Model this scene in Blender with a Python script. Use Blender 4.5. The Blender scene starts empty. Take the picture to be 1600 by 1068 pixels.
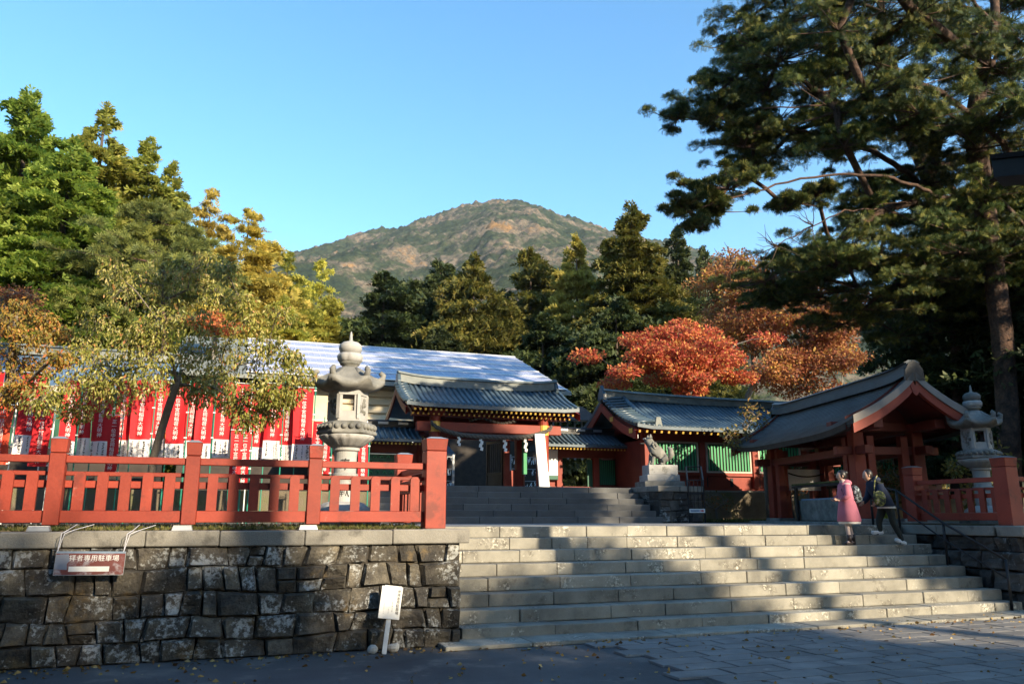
import bpy, bmesh, math, random
import numpy as np
from mathutils import Vector, Matrix, noise as mnoise

sc = bpy.context.scene
C = sc.collection
R = math.radians

# ---------------------------------------------------------------- camera, sky, sun, exposure
cam_d = bpy.data.cameras.new('camera')
cam = bpy.data.objects.new('camera', cam_d)
C.objects.link(cam)
cam.location = (0, 0, 1.62)
cam.rotation_euler = (R(90 + 12.52), 0, R(-19.3))
cam_d.sensor_width = 36.0
cam_d.lens = 27.56
cam_d.clip_start = 0.05
cam_d.clip_end = 12000
sc.camera = cam

SUN_AZ = 156.0          # clockwise from +Y
SUN_EL = 21.5
w = bpy.data.worlds.new('World')
sc.world = w
w.use_nodes = True
nt = w.node_tree
sky = nt.nodes.new('ShaderNodeTexSky')
sky.sky_type = 'NISHITA'
sky.sun_disc = False
sky.sun_elevation = R(SUN_EL)
sky.sun_rotation = R(SUN_AZ)
sky.altitude = 0
sky.air_density = 1.2
sky.dust_density = 0.3
sky.ozone_density = 3.0
bg = nt.nodes['Background']
bg.inputs['Strength'].default_value = 0.15
hsv = nt.nodes.new('ShaderNodeHueSaturation')
hsv.inputs['Hue'].default_value = .495
hsv.inputs['Saturation'].default_value = 1.22
hsv.inputs['Value'].default_value = 1.0
nt.links.new(sky.outputs[0], hsv.inputs['Color'])
nt.links.new(hsv.outputs[0], bg.inputs['Color'])

sun_d = bpy.data.lights.new('sun', 'SUN')
sun_d.energy = 5.0
sun_d.angle = R(0.53)
sun_d.color = (1.0, 0.84, 0.60)
sun = bpy.data.objects.new('sun', sun_d)
C.objects.link(sun)
sdir = Vector((math.sin(R(SUN_AZ)) * math.cos(R(SUN_EL)), math.cos(R(SUN_AZ)) * math.cos(R(SUN_EL)), math.sin(R(SUN_EL))))
sun.rotation_euler = sdir.to_track_quat('Z', 'Y').to_euler()
sun.location = sdir * 60

sc.view_settings.view_transform = 'Standard'
sc.view_settings.look = 'None'
sc.view_settings.exposure = 1.24
sc.view_settings.gamma = 1.0
sc.view_settings.use_curve_mapping = False
sc.render.engine = 'CYCLES'
sc.cycles.use_denoising = True
sc.cycles.max_bounces = 6
sc.cycles.diffuse_bounces = 3
sc.cycles.glossy_bounces = 3
sc.cycles.transmission_bounces = 3
sc.cycles.transparent_max_bounces = 4
sc.cycles.sample_clamp_indirect = 6.0
sc.cycles.caustics_reflective = False
sc.cycles.caustics_refractive = False

# ---------------------------------------------------------------- materials
MATS = {}
def _nodes(name):
    m = bpy.data.materials.new(name); m.use_nodes = True
    MATS[name] = m
    t = m.node_tree
    return m, t, t.nodes, t.links, t.nodes['Principled BSDF']
def _ramp(N, stops, interp='LINEAR'):
    r = N.new('ShaderNodeValToRGB'); r.color_ramp.interpolation = interp
    el = r.color_ramp.elements
    while len(el) < len(stops): el.new(0.5)
    for e, (p, c) in zip(el, stops):
        e.position = p; e.color = (*c, 1)
    return r
def _noise(N, L, pos, scale, detail=5, rough=.6, stretch=None):
    n = N.new('ShaderNodeTexNoise')
    n.inputs['Scale'].default_value = scale; n.inputs['Detail'].default_value = detail
    n.inputs['Roughness'].default_value = rough
    if stretch:
        mp = N.new('ShaderNodeMapping'); mp.inputs['Scale'].default_value = stretch
        L.new(pos, mp.inputs['Vector']); L.new(mp.outputs[0], n.inputs['Vector'])
    else:
        L.new(pos, n.inputs['Vector'])
    return n
def _math(N, L, op, a, b=None, clamp=False):
    m = N.new('ShaderNodeMath'); m.operation = op; m.use_clamp = clamp
    for i, v in enumerate((a, b)):
        if v is None: continue
        if isinstance(v, (int, float)): m.inputs[i].default_value = v
        else: L.new(v, m.inputs[i])
    return m.outputs[0]
def _mix(N, L, fac, a, b, mode='MIX'):
    m = N.new('ShaderNodeMix'); m.data_type = 'RGBA'; m.blend_type = mode
    for s, v in (('Factor', fac), ('A', a), ('B', b)):
        i = [x for x in m.inputs if x.name == s and (x.type == 'VALUE' if s == 'Factor' else x.type == 'RGBA')][0]
        if isinstance(v, (int, float)): i.default_value = v
        elif isinstance(v, tuple): i.default_value = (*v, 1)
        else: L.new(v, i)
    return [o for o in m.outputs if o.type == 'RGBA'][0]

def mat(name, stops, scale=4, detail=6, rough=.7, rvar=.1, bump=.0, bscale=40, metal=0, vary=.08, fine=.25, fscale=60,
        lichen=None, stretch=None, spec=.4, coat=0, dirt=None):
    m, t, N, L, B = _nodes(name)
    pos = N.new('ShaderNodeNewGeometry').outputs['Position']
    n1 = _noise(N, L, pos, scale, detail, .6, stretch)
    if isinstance(stops[0][0], (int, float)) and not isinstance(stops[0], tuple): pass
    col = _ramp(N, stops); L.new(n1.outputs['Fac'], col.inputs[0]); c = col.outputs[0]
    n2 = _noise(N, L, pos, fscale, 4)
    v = _math(N, L, 'MULTIPLY', _math(N, L, 'SUBTRACT', n2.outputs['Fac'], .5), fine * 2)
    oi = N.new('ShaderNodeObjectInfo')
    r = _math(N, L, 'MULTIPLY', _math(N, L, 'SUBTRACT', oi.outputs['Random'], .5), vary * 2)
    val = _math(N, L, 'ADD', _math(N, L, 'ADD', v, r), 1.0)
    hs = N.new('ShaderNodeHueSaturation'); L.new(val, hs.inputs['Value']); L.new(c, hs.inputs['Color']); c = hs.outputs[0]
    if dirt:                                   # stains: (colour, scale, threshold)
        nd = _noise(N, L, pos, dirt[1], 7, .65)
        k = _math(N, L, 'MULTIPLY', _math(N, L, 'SUBTRACT', nd.outputs['Fac'], dirt[2]), 9, True)
        c = _mix(N, L, _math(N, L, 'MULTIPLY', k, .8), c, dirt[0])
    if lichen:                                 # (colour, coarse scale, threshold, fine scale)
        na = _noise(N, L, pos, lichen[1], 3); nb = _noise(N, L, pos, lichen[3], 6, .7)
        oa = _math(N, L, 'MULTIPLY', oi.outputs['Random'], .06)
        s = _math(N, L, 'ADD', _math(N, L, 'ADD', _math(N, L, 'MULTIPLY', na.outputs['Fac'], .55), _math(N, L, 'MULTIPLY', nb.outputs['Fac'], .55)), oa)
        k = _math(N, L, 'MULTIPLY', _math(N, L, 'SUBTRACT', s, lichen[2]), 14, True)
        c = _mix(N, L, _math(N, L, 'MULTIPLY', k, .85), c, lichen[0])
    L.new(c, B.inputs['Base Color'])
    rr = _math(N, L, 'ADD', _math(N, L, 'MULTIPLY', n2.outputs['Fac'], rvar * 2), rough - rvar, True)
    L.new(rr, B.inputs['Roughness'])
    B.inputs['Metallic'].default_value = metal
    B.inputs['Specular IOR Level'].default_value = spec
    B.inputs['Coat Weight'].default_value = coat
    B.inputs['Coat Roughness'].default_value = .3
    if bump:
        nb = _noise(N, L, pos, bscale, 8, .65)
        b = N.new('ShaderNodeBump'); b.inputs['Strength'].default_value = 1; b.inputs['Distance'].default_value = bump
        L.new(nb.outputs['Fac'], b.inputs['Height']); L.new(b.outputs[0], B.inputs['Normal'])
    return m
def plain(name, c, rough=.6, metal=0, fine=.12, fscale=25, vary=.05, **k):
    return mat(name, [(0.3, tuple(x * .88 for x in c)), (.7, tuple(min(1, x * 1.1) for x in c))], scale=3, rough=rough, metal=metal, fine=fine, fscale=fscale, vary=vary, **k)
def leafmat(name, stops, trans=.3, rough=.6, nscale=.35, nstops=None, spec=.3):
    m, t, N, L, B = _nodes(name)
    g = N.new('ShaderNodeNewGeometry')
    rp = _ramp(N, stops); L.new(g.outputs['Random Per Island'], rp.inputs[0])
    n = _noise(N, L, g.outputs['Position'], nscale, 3)
    r2 = _ramp(N, nstops or [(.3, (.72, .74, .75)), (.7, (1.25, 1.2, 1.1))]); L.new(n.outputs['Fac'], r2.inputs[0])
    c = _mix(N, L, 1.0, rp.outputs[0], r2.outputs[0], 'MULTIPLY')
    oi = N.new('ShaderNodeObjectInfo'); hs = N.new('ShaderNodeHueSaturation')
    L.new(_math(N, L, 'ADD', _math(N, L, 'MULTIPLY', oi.outputs['Random'], .03), .485), hs.inputs['Hue'])
    L.new(c, hs.inputs['Color']); c = hs.outputs[0]
    L.new(c, B.inputs['Base Color']); B.inputs['Roughness'].default_value = rough
    B.inputs['Specular IOR Level'].default_value = spec
    tr = N.new('ShaderNodeBsdfTranslucent'); L.new(c, tr.inputs['Color'])
    mx = N.new('ShaderNodeMixShader'); mx.inputs[0].default_value = trans
    L.new(B.outputs[0], mx.inputs[1]); L.new(tr.outputs[0], mx.inputs[2])
    L.new(mx.outputs[0], N['Material Output'].inputs['Surface'])
    return m

mat('asphalt', [(.3, (.06, .06, .064)), (.5, (.095, .094, .096)), (.7, (.14, .136, .136))], scale=.7, rough=.85, bump=.01, bscale=120, fine=.8, fscale=130, dirt=((.19, .17, .15), 1.4, .55))
mat('paver', [(.3, (.13, .125, .12)), (.55, (.19, .18, .17)), (.75, (.25, .235, .215))], scale=1.6, rough=.8, bump=.006, bscale=70, fine=.45, fscale=110, vary=.16, dirt=((.3, .28, .25), 2.2, .6))
mat('paver_joint', [(.3, (.05, .048, .042)), (.7, (.1, .09, .075))], rough=.95, bump=.01)
mat('earth', [(.3, (.10, .08, .055)), (.5, (.16, .13, .09)), (.7, (.12, .13, .05))], scale=1.5, rough=.95, bump=.02, bscale=30, fine=.5)
mat('gravel', [(.3, (.2, .19, .18)), (.7, (.34, .32, .3))], scale=3, rough=.9, bump=.02, bscale=60, fine=.7, fscale=70)
mat('wall_stone', [(.28, (.03, .027, .024)), (.45, (.065, .057, .047)), (.6, (.11, .096, .074)), (.74, (.2, .17, .125))], scale=4.5, rough=.88, bump=.05, bscale=11, fine=.6, fscale=38, vary=.28,
    lichen=((.42, .43, .42), 2.4, .618, 19), dirt=((.16, .11, .05), 2.2, .57))
mat('dark_stone', [(.28, (.03, .028, .026)), (.5, (.06, .055, .05)), (.72, (.12, .11, .095))], scale=2.6, rough=.85, bump=.03, bscale=14, fine=.5, fscale=45, vary=.3,
    lichen=((.36, .37, .36), 1.7, .66, 14))
mat('mortar', [(.3, (.02, .018, .016)), (.7, (.05, .042, .034))], rough=.95)
mat('step_stone', [(.25, (.15, .142, .122)), (.5, (.255, .24, .2)), (.75, (.335, .315, .265))], scale=2.3, rough=.82, bump=.006, bscale=60, fine=.35, fscale=120, vary=.16,
    lichen=((.6, .57, .48), 2.6, .655, 22), dirt=((.085, .075, .06), 2.6, .535))
mat('cap_stone', [(.25, (.17, .16, .14)), (.75, (.3, .28, .24))], scale=2, rough=.85, bump=.008, bscale=50, fine=.45, fscale=90, vary=.12, dirt=((.08, .075, .065), 2.6, .55))
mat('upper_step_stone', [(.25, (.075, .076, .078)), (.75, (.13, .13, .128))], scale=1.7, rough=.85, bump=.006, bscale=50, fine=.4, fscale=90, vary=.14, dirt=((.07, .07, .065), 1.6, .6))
mat('granite', [(.3, (.29, .285, .275)), (.7, (.43, .42, .4))], scale=3, rough=.75, bump=.004, bscale=90, fine=.3, fscale=150, vary=.03, dirt=((.16, .155, .13), 4, .56))
mat('granite_dark', [(.3, (.12, .118, .11)), (.55, (.21, .205, .185)), (.75, (.32, .31, .28))], scale=4, rough=.8, bump=.006, bscale=70, fine=.35, fscale=120, vary=.04, dirt=((.1, .1, .08), 3.5, .54))
mat('red_paint', [(.3, (.2, .025, .014)), (.7, (.28, .042, .022))], scale=2.2, rough=.5, bump=.002, bscale=60, fine=.22, fscale=40, vary=.16, dirt=((.13, .024, .016), 3.2, .56), lichen=((.33, .12, .09), 3.0, .71, 26), spec=.35)
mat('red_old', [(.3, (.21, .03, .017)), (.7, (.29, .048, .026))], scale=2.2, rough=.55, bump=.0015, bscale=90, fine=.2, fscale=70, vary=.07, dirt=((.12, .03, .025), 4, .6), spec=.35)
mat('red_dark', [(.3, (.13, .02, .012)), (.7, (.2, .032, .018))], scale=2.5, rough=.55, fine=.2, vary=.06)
mat('black_lacquer', [(.3, (.012, .012, .014)), (.7, (.028, .027, .028))], rough=.4, fine=.2)
mat('dark_wood', [(.3, (.022, .017, .014)), (.7, (.05, .038, .03))], scale=5, rough=.7, fine=.3)
plain('gold', (.75, .48, .10), rough=.4, metal=.35)
mat('tile', [(.3, (.035, .058, .078)), (.55, (.06, .092, .118)), (.8, (.1, .14, .165))], scale=2.5, rough=.36, rvar=.12, fine=.25, vary=.12, spec=.5, dirt=((.2, .22, .21), 3, .64))
mat('tile_ridge', [(.3, (.12, .135, .13)), (.7, (.22, .235, .22))], scale=3, rough=.6, fine=.3, dirt=((.3, .29, .25), 3, .6))
mat('shingle', [(.3, (.035, .05, .06)), (.6, (.06, .08, .092)), (.8, (.09, .11, .12))], scale=2.2, rough=.45, rvar=.12, fine=.3, fscale=30, vary=.14, dirt=((.11, .125, .12), 2.5, .62), spec=.5)
mat('metal_roof', [(.3, (.10, .16, .24)), (.7, (.16, .24, .34))], scale=1, rough=.4, fine=.15, metal=.2)
plain('green_paint', (.05, .30, .13), rough=.55)
plain('green_dark', (.02, .10, .06), rough=.5)
plain('cream', (.62, .52, .36), rough=.7)
plain('pale_frame', (.55, .46, .38), rough=.6)
plain('verge_board', (.22, .2, .18), rough=.7)
plain('white_paint', (.74, .73, .70), rough=.55)
plain('paper_white', (.8, .79, .76), rough=.8)
plain('ink', (.02, .02, .022), rough=.7)
plain('grey_metal', (.36, .37, .38), rough=.4, metal=.5)
plain('dark_metal', (.02, .02, .022), rough=.45, metal=.3)
plain('sign_maroon', (.15, .04, .035), rough=.5, dirt=((.34, .31, .33), 7, .5))
plain('sign_blue', (.2, .27, .36), rough=.5)
plain('sign_red', (.6, .05, .05), rough=.5)
plain('banner_red', (.5, .012, .018), rough=.75, fine=.1)
plain('banner_red_lit', (.72, .07, .03), rough=.75)  # red cloth with the orange tint of sunlight put into its colour
plain('banner_white', (.76, .73, .72), rough=.8)
plain('pole_green', (.03, .24, .17), rough=.35)
plain('pole_white', (.7, .72, .7), rough=.4)
plain('rope_straw', (.10, .09, .08), rough=.95)
plain('cord_white', (.55, .55, .6), rough=.8)
plain('bark', (.085, .06, .045), rough=.95, bump=.02, fine=.5)
plain('bark_cherry', (.17, .14, .11), rough=.85, bump=.01, fine=.5)
plain('bark_grey', (.2, .18, .15), rough=.9, bump=.01, fine=.5)
mat('bark_pine', [(.3, (.03, .022, .018)), (.5, (.075, .045, .033)), (.75, (.15, .085, .055))], scale=5, rough=.95, bump=.06, bscale=9, fine=.5, fscale=20)
plain('courtyard_white', (.7, .7, .72), rough=.7)
plain('skin', (.52, .32, .23), rough=.55)
plain('hair', (.012, .010, .010), rough=.45)
plain('coat_pink', (.4, .13, .18), rough=.9)
plain('cloth_white', (.7, .68, .66), rough=.85)
plain('tights', (.42, .33, .31), rough=.8)
plain('boot', (.03, .02, .02), rough=.5)
plain('navy', (.012, .02, .045), rough=.8)
plain('trousers', (.018, .022, .018), rough=.85)
mat('bag_dots', [(.44, (.012, .014, .018)), (.5, (.03, .05, .06)), (.62, (.35, .4, .42))], scale=26, detail=2, rough=.8)
mat('bag_floral', [(.4, (.02, .022, .02)), (.52, (.10, .12, .03)), (.6, (.3, .26, .08)), (.68, (.26, .24, .36))], scale=14, detail=3, rough=.8)
plain('stone_pale', (.42, .4, .36), rough=.9)

leafmat('leaf_hinoki', [(0, (.10, .16, .024)), (.5, (.2, .28, .04)), (1, (.33, .38, .07))], .5)
leafmat('leaf_hinoki_yellow', [(0, (.16, .19, .032)), (.5, (.28, .31, .055)), (1, (.4, .39, .08))], .48)
leafmat('leaf_cedar', [(0, (.018, .03, .010)), (.5, (.04, .058, .018)), (1, (.085, .1, .028))], .2)
leafmat('leaf_cedar_olive', [(0, (.06, .065, .012)), (.5, (.12, .125, .022)), (1, (.2, .17, .035))], .3)
leafmat('leaf_larch', [(0, (.34, .3, .05)), (.5, (.5, .44, .08)), (1, (.64, .55, .13))], .48)
leafmat('leaf_larch_green', [(0, (.22, .23, .04)), (.5, (.36, .35, .065)), (1, (.54, .47, .09))], .48)
leafmat('leaf_larch_bronze', [(0, (.27, .21, .05)), (.5, (.41, .32, .07)), (1, (.55, .43, .1))], .42)
leafmat('leaf_maple_red', [(0, (.42, .09, .04)), (.45, (.58, .18, .07)), (.8, (.68, .3, .09)), (1, (.62, .45, .11))], .42, nscale=.7, nstops=[(.3, (.62, .5, .5)), (.5, (1, 1, 1)), (.7, (1.15, 1.35, 1))])
leafmat('leaf_maple_orange', [(0, (.24, .09, .05)), (.4, (.36, .14, .065)), (.75, (.44, .21, .07)), (1, (.52, .36, .09))], .4, nscale=.5,
        nstops=[(.3, (.7, .55, .5)), (.5, (1, 1, 1)), (.7, (1.25, 1.3, .9))])
leafmat('leaf_cherry', [(0, (.15, .165, .03)), (.45, (.27, .27, .05)), (.72, (.4, .35, .09)), (.93, (.5, .41, .16)), (1, (.45, .15, .05))], .35, rough=.45, nscale=1.5, spec=.5)
leafmat('leaf_cherry_orange', [(0, (.15, .15, .03)), (.45, (.32, .27, .055)), (.8, (.44, .28, .06)), (1, (.5, .18, .05))], .35, rough=.45, nscale=1.5)
leafmat('leaf_shrub', [(0, (.06, .07, .02)), (.5, (.16, .12, .03)), (1, (.36, .12, .04))], .35, nscale=2)
leafmat('leaf_sapling', [(0, (.12, .12, .03)), (.5, (.24, .21, .05)), (1, (.36, .22, .08))], .35, nscale=2)
leafmat('needle_pine', [(0, (.022, .042, .014)), (.5, (.055, .085, .022)), (.8, (.13, .15, .03)), (1, (.26, .23, .045))], .12, nscale=.5)  # yellow-green end of the ramp paints in sunlit highlights
leafmat('needle_pine_pale', [(0, (.09, .11, .03)), (.5, (.16, .18, .045)), (1, (.26, .25, .06))], .2, nscale=.5)
leafmat('needle_bare', [(0, (.05, .04, .03)), (1, (.12, .10, .07))], .1)
leafmat('grass_blade', [(0, (.05, .07, .015)), (.6, (.12, .13, .03)), (1, (.25, .2, .08))], .3, nscale=3)
leafmat('fallen_leaf', [(0, (.10, .05, .02)), (.5, (.26, .16, .05)), (.8, (.42, .28, .08)), (1, (.5, .4, .2))], .2, nscale=3)

# ---------------------------------------------------------------- mesh helpers
class MB:
    def __init__(s): s.v = []; s.f = []
    def add(s, v, f):
        n = len(s.v); s.v += [tuple(p) for p in v]; s.f += [tuple(i + n for i in q) for q in f]; return s
    def box(s, x0, x1, y0, y1, z0, z1):
        return s.add([(x0, y0, z0), (x1, y0, z0), (x1, y1, z0), (x0, y1, z0), (x0, y0, z1), (x1, y0, z1), (x1, y1, z1), (x0, y1, z1)],
                     [(0, 3, 2, 1), (4, 5, 6, 7), (0, 1, 5, 4), (1, 2, 6, 5), (2, 3, 7, 6), (3, 0, 4, 7)])
    def taper(s, cx, cy, z0, z1, a0, b0, a1, b1):
        return s.add([(cx - a0, cy - b0, z0), (cx + a0, cy - b0, z0), (cx + a0, cy + b0, z0), (cx - a0, cy + b0, z0),
                      (cx - a1, cy - b1, z1), (cx + a1, cy - b1, z1), (cx + a1, cy + b1, z1), (cx - a1, cy + b1, z1)],
                     [(0, 3, 2, 1), (4, 5, 6, 7), (0, 1, 5, 4), (1, 2, 6, 5), (2, 3, 7, 6), (3, 0, 4, 7)])
    def bar(s, p, q, w, h, up=(0, 0, 1)):
        p = Vector(p); q = Vector(q); d = (q - p).normalized(); u = Vector(up)
        a = d.cross(u)
        if a.length < 1e-4: a = d.cross(Vector((0, 1, 0)))
        a.normalize(); b = a.cross(d); a *= w / 2; b *= h / 2
        return s.add([p - a - b, p + a - b, p + a + b, p - a + b, q - a - b, q + a - b, q + a + b, q - a + b],
                     [(0, 1, 2, 3), (7, 6, 5, 4), (0, 4, 5, 1), (1, 5, 6, 2), (2, 6, 7, 3), (3, 7, 4, 0)])
    def tube(s, pts, rad, n=8, cap=True):
        pts = [Vector(p) for p in pts]; k = len(pts)
        if isinstance(rad, (int, float)): rad = [rad] * k
        base = len(s.v); prev = None
        for i, p in enumerate(pts):
            d = (pts[min(i + 1, k - 1)] - pts[max(i - 1, 0)])
            d = d.normalized() if d.length > 1e-9 else Vector((0, 0, 1))
            if prev is None: a = d.orthogonal().normalized()
            else:
                a = prev - d * prev.dot(d)
                a = a.normalized() if a.length > 1e-6 else d.orthogonal().normalized()
            prev = a; b = d.cross(a)
            for j in range(n):
                t = 2 * math.pi * j / n
                s.v.append(tuple(p + (a * math.cos(t) + b * math.sin(t)) * rad[i]))
        for i in range(k - 1):
            for j in range(n):
                j2 = (j + 1) % n
                s.f.append((base + i * n + j, base + i * n + j2, base + (i + 1) * n + j2, base + (i + 1) * n + j))
        if cap:
            s.f.append(tuple(base + j for j in range(n))[::-1]); s.f.append(tuple(base + (k - 1) * n + j for j in range(n)))
        return s
    def lathe(s, prof, n=24, cx=0, cy=0, rot=0, mod=None):
        base = len(s.v); k = len(prof)
        for i, (r, z) in enumerate(prof):
            for j in range(n):
                t = 2 * math.pi * j / n + rot
                rr, zz = (r, z) if mod is None else mod(r, z, t, i)
                s.v.append((cx + rr * math.cos(t), cy + rr * math.sin(t), zz))
        for i in range(k - 1):
            for j in range(n):
                j2 = (j + 1) % n
                s.f.append((base + i * n + j, base + i * n + j2, base + (i + 1) * n + j2, base + (i + 1) * n + j))
        s.f.append(tuple(base + j for j in range(n))[::-1]); s.f.append(tuple(base + (k - 1) * n + j for j in range(n)))
        return s
    def prism(s, poly, axis, c0, c1):
        n = len(poly)
        def P(a, b, c): return {'x': (c, a, b), 'y': (a, c, b), 'z': (a, b, c)}[axis]
        v = [P(a, b, c0) for a, b in poly] + [P(a, b, c1) for a, b in poly]
        f = [tuple(range(n)), tuple(range(2 * n - 1, n - 1, -1))] + [(i, i + n, (i + 1) % n + n, (i + 1) % n) for i in range(n)]
        return s.add(v, f)
    def grid(s, rows):
        n = len(rows[0]); v = [p for r in rows for p in r]
        return s.add(v, [(i * n + j, i * n + j + 1, (i + 1) * n + j + 1, (i + 1) * n + j) for i in range(len(rows) - 1) for j in range(n - 1)])
    def ball(s, c, rx, ry, rz, n=12, k=7):
        prof = [(max(1e-4, math.sin(math.pi * i / k)), -math.cos(math.pi * i / k)) for i in range(k + 1)]
        base = len(s.v)
        s.lathe(prof, n)
        for i in range(base, len(s.v)):
            x, y, z = s.v[i]; s.v[i] = (c[0] + x * rx, c[1] + y * ry, c[2] + z * rz)
        return s
    def mesh(s, name, bevel=0, smooth=False):
        me = bpy.data.meshes.new(name); me.from_pydata(s.v, [], s.f)
        bm = bmesh.new(); bm.from_mesh(me)
        bmesh.ops.recalc_face_normals(bm, faces=bm.faces)
        if bevel: bmesh.ops.bevel(bm, geom=list(bm.edges), offset=bevel, segments=1, affect='EDGES', clamp_overlap=True)
        bm.to_mesh(me); bm.free()
        if smooth: me.shade_smooth()
        return me
    def build(s, name, m, parent=None, bevel=0, smooth=False, loc=None):
        return link(name, s.mesh(name, bevel, smooth), m, parent, loc)
def link(name, me, m, parent=None, loc=None, rot=None):
    if m is not None and not me.materials: me.materials.append(MATS[m] if isinstance(m, str) else m)
    o = bpy.data.objects.new(name, me); C.objects.link(o)
    if parent is not None: o.parent = parent
    if loc is not None: o.location = loc
    if rot is not None: o.rotation_euler = rot
    return o
def tag(o, label=None, cat=None, group=None, kind=None):
    if label: o['label'] = label
    if cat: o['category'] = cat
    if group: o['group'] = group
    if kind: o['kind'] = kind
    return o
def thing(name, label, cat, loc=(0, 0, 0), rz=0, group=None):
    o = bpy.data.objects.new(name, None); C.objects.link(o)
    o.location = loc; o.rotation_euler = (0, 0, rz); o.empty_display_size = .2
    return tag(o, label, cat, group)
def copy_tree(o, parent=None):
    c = o.copy(); C.objects.link(c); c.parent = parent
    for ch in list(o.children): copy_tree(ch, c)
    return c
def fast_mesh(name, V, F):
    """V (n,3), F (m,3 or 4) arrays -> mesh"""
    me = bpy.data.meshes.new(name); k = F.shape[1]
    me.vertices.add(len(V)); me.vertices.foreach_set('co', np.asarray(V, np.float32).ravel())
    me.loops.add(F.size); me.loops.foreach_set('vertex_index', np.asarray(F, np.int32).ravel())
    me.polygons.add(len(F)); me.polygons.foreach_set('loop_start', np.arange(0, F.size, k, dtype=np.int32))
    me.polygons.foreach_set('loop_total', np.full(len(F), k, np.int32))
    me.update(calc_edges=True)
    return me
_tc = {}
def text_mesh(body, size, spacing=1.0, depth=.004):
    key = (body, size, spacing)
    if key in _tc: return _tc[key]
    cu = bpy.data.curves.new('lettering', 'FONT'); cu.body = body; cu.size = size; cu.align_x = 'CENTER'; cu.align_y = 'CENTER'
    cu.space_line = spacing; cu.extrude = depth / 2; cu.resolution_u = 2
    ob = bpy.data.objects.new('lettering', cu); C.objects.link(ob)
    dg = bpy.context.evaluated_depsgraph_get()
    me = bpy.data.meshes.new_from_object(ob.evaluated_get(dg), depsgraph=dg)
    bpy.data.objects.remove(ob); bpy.data.curves.remove(cu)
    _tc[key] = me
    return me
def skin_mesh(name, pts, edges, rad, sub=2):
    me = bpy.data.meshes.new(name); me.from_pydata(pts, edges, [])
    ob = bpy.data.objects.new(name, me); C.objects.link(ob)
    sk = ob.modifiers.new('skin', 'SKIN'); sk.use_smooth_shade = True
    for i, r in enumerate(rad):
        me.skin_vertices[0].data[i].radius = (r, r) if isinstance(r, (int, float)) else r
    me.skin_vertices[0].data[0].use_root = True
    ss = ob.modifiers.new('sub', 'SUBSURF'); ss.levels = sub; ss.render_levels = sub
    dg = bpy.context.evaluated_depsgraph_get()
    out = bpy.data.meshes.new_from_object(ob.evaluated_get(dg), depsgraph=dg)
    bpy.data.objects.remove(ob); bpy.data.meshes.remove(me)
    out.shade_smooth()
    return out
# ---------------------------------------------------------------- the setting: ground, terraces, paving, stairs
rnd = random.Random(7)
W_Y = 10.34            # front plane of the retaining walls
S_X0, S_X1 = 2.96, 12.96
RISE, TREAD = 0.1812, 0.35
Z1, Z2 = 1.45, 2.40    # lower and upper terrace levels

tag(MB().grid([[(-2500, -2500, -.02), (2500, -2500, -.02)], [(-2500, 2500, -.02), (2500, 2500, -.02)]]).build('ground', 'earth'), kind='structure')
tag(MB().grid([[(-40, -30, 0), (40, -30, 0)], [(-40, 10.4, 0), (40, 10.4, 0)]]).build('road', 'asphalt'), kind='structure')

def solid(name, m, x0, x1, y0, y1, z0, z1):
    return tag(MB().box(x0, x1, y0, y1, z0, z1).build(name, m), kind='structure')
solid('terrace_ground', 'earth', -40, 2.6, 10.75, 19.5, 0, Z1 + .03)
solid('terrace_ground', 'earth', 13.3, 60, 10.75, 19.9, 0, Z1 + .03)
solid('landing_ground', 'gravel', 2.6, 13.3, 13.3, 18.6, 0, Z1 - .004)
solid('upper_terrace_ground', 'gravel', 3.2, 10.62, 20.8, 60, 0, Z2 - .004)
solid('upper_terrace_ground', 'earth', -40, 3.2, 19.5, 60, 0, Z2 - .2)
solid('upper_terrace_ground', 'earth', 10.62, 60, 20.9, 60, 0, Z2 - .06)

# sett paving in front of the stairs, each slab its own piece
pave = tag(MB().grid([[(4.2, 4.6, .004), (16, 4.6, .004)], [(5.0, 9.86, .004), (16, 9.86, .004)]]).build('pavement', 'paver_joint'), kind='structure')
pm = [MB().taper(0, 0, 0, .022, .333, .168, .325, .160).mesh('paving_slab') for _ in range(1)]
pm[0].materials.append(MATS['paver'])
k = 0
for r in range(15):
    y = 9.66 - r * .345
    x = 4.55 + .02 * r + rnd.uniform(0, .35) + (r % 2) * .33
    if r == 0: x += .1
    while x < 12.6 - (14 - r) * .0:
        if k < 300 and not (y < 6.0 and x > 9.2):
            link('paving_slab', pm[0], None, pave, (x, y, .004), (rnd.uniform(-.006, .006), rnd.uniform(-.006, .006), rnd.uniform(-.006, .006))); k += 1
        x += .69

# low kerb slab run at the foot of the stairs
kerb = tag(MB().box(2.62, 13.2, 9.93, 10.44, -.01, .03).build('kerb', 'mortar'), kind='structure')
x = 2.6
while x < 13.2:
    l = rnd.uniform(.85, 1.25); l = min(l, 13.25 - x)
    MB().box(x + .006, x + l - .006, 9.9 + rnd.uniform(-.01, .01), 10.455, .0, .052 + rnd.uniform(-.006, .006)).build('kerb_stone', 'step_stone', kerb, bevel=.008); x += l

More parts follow.
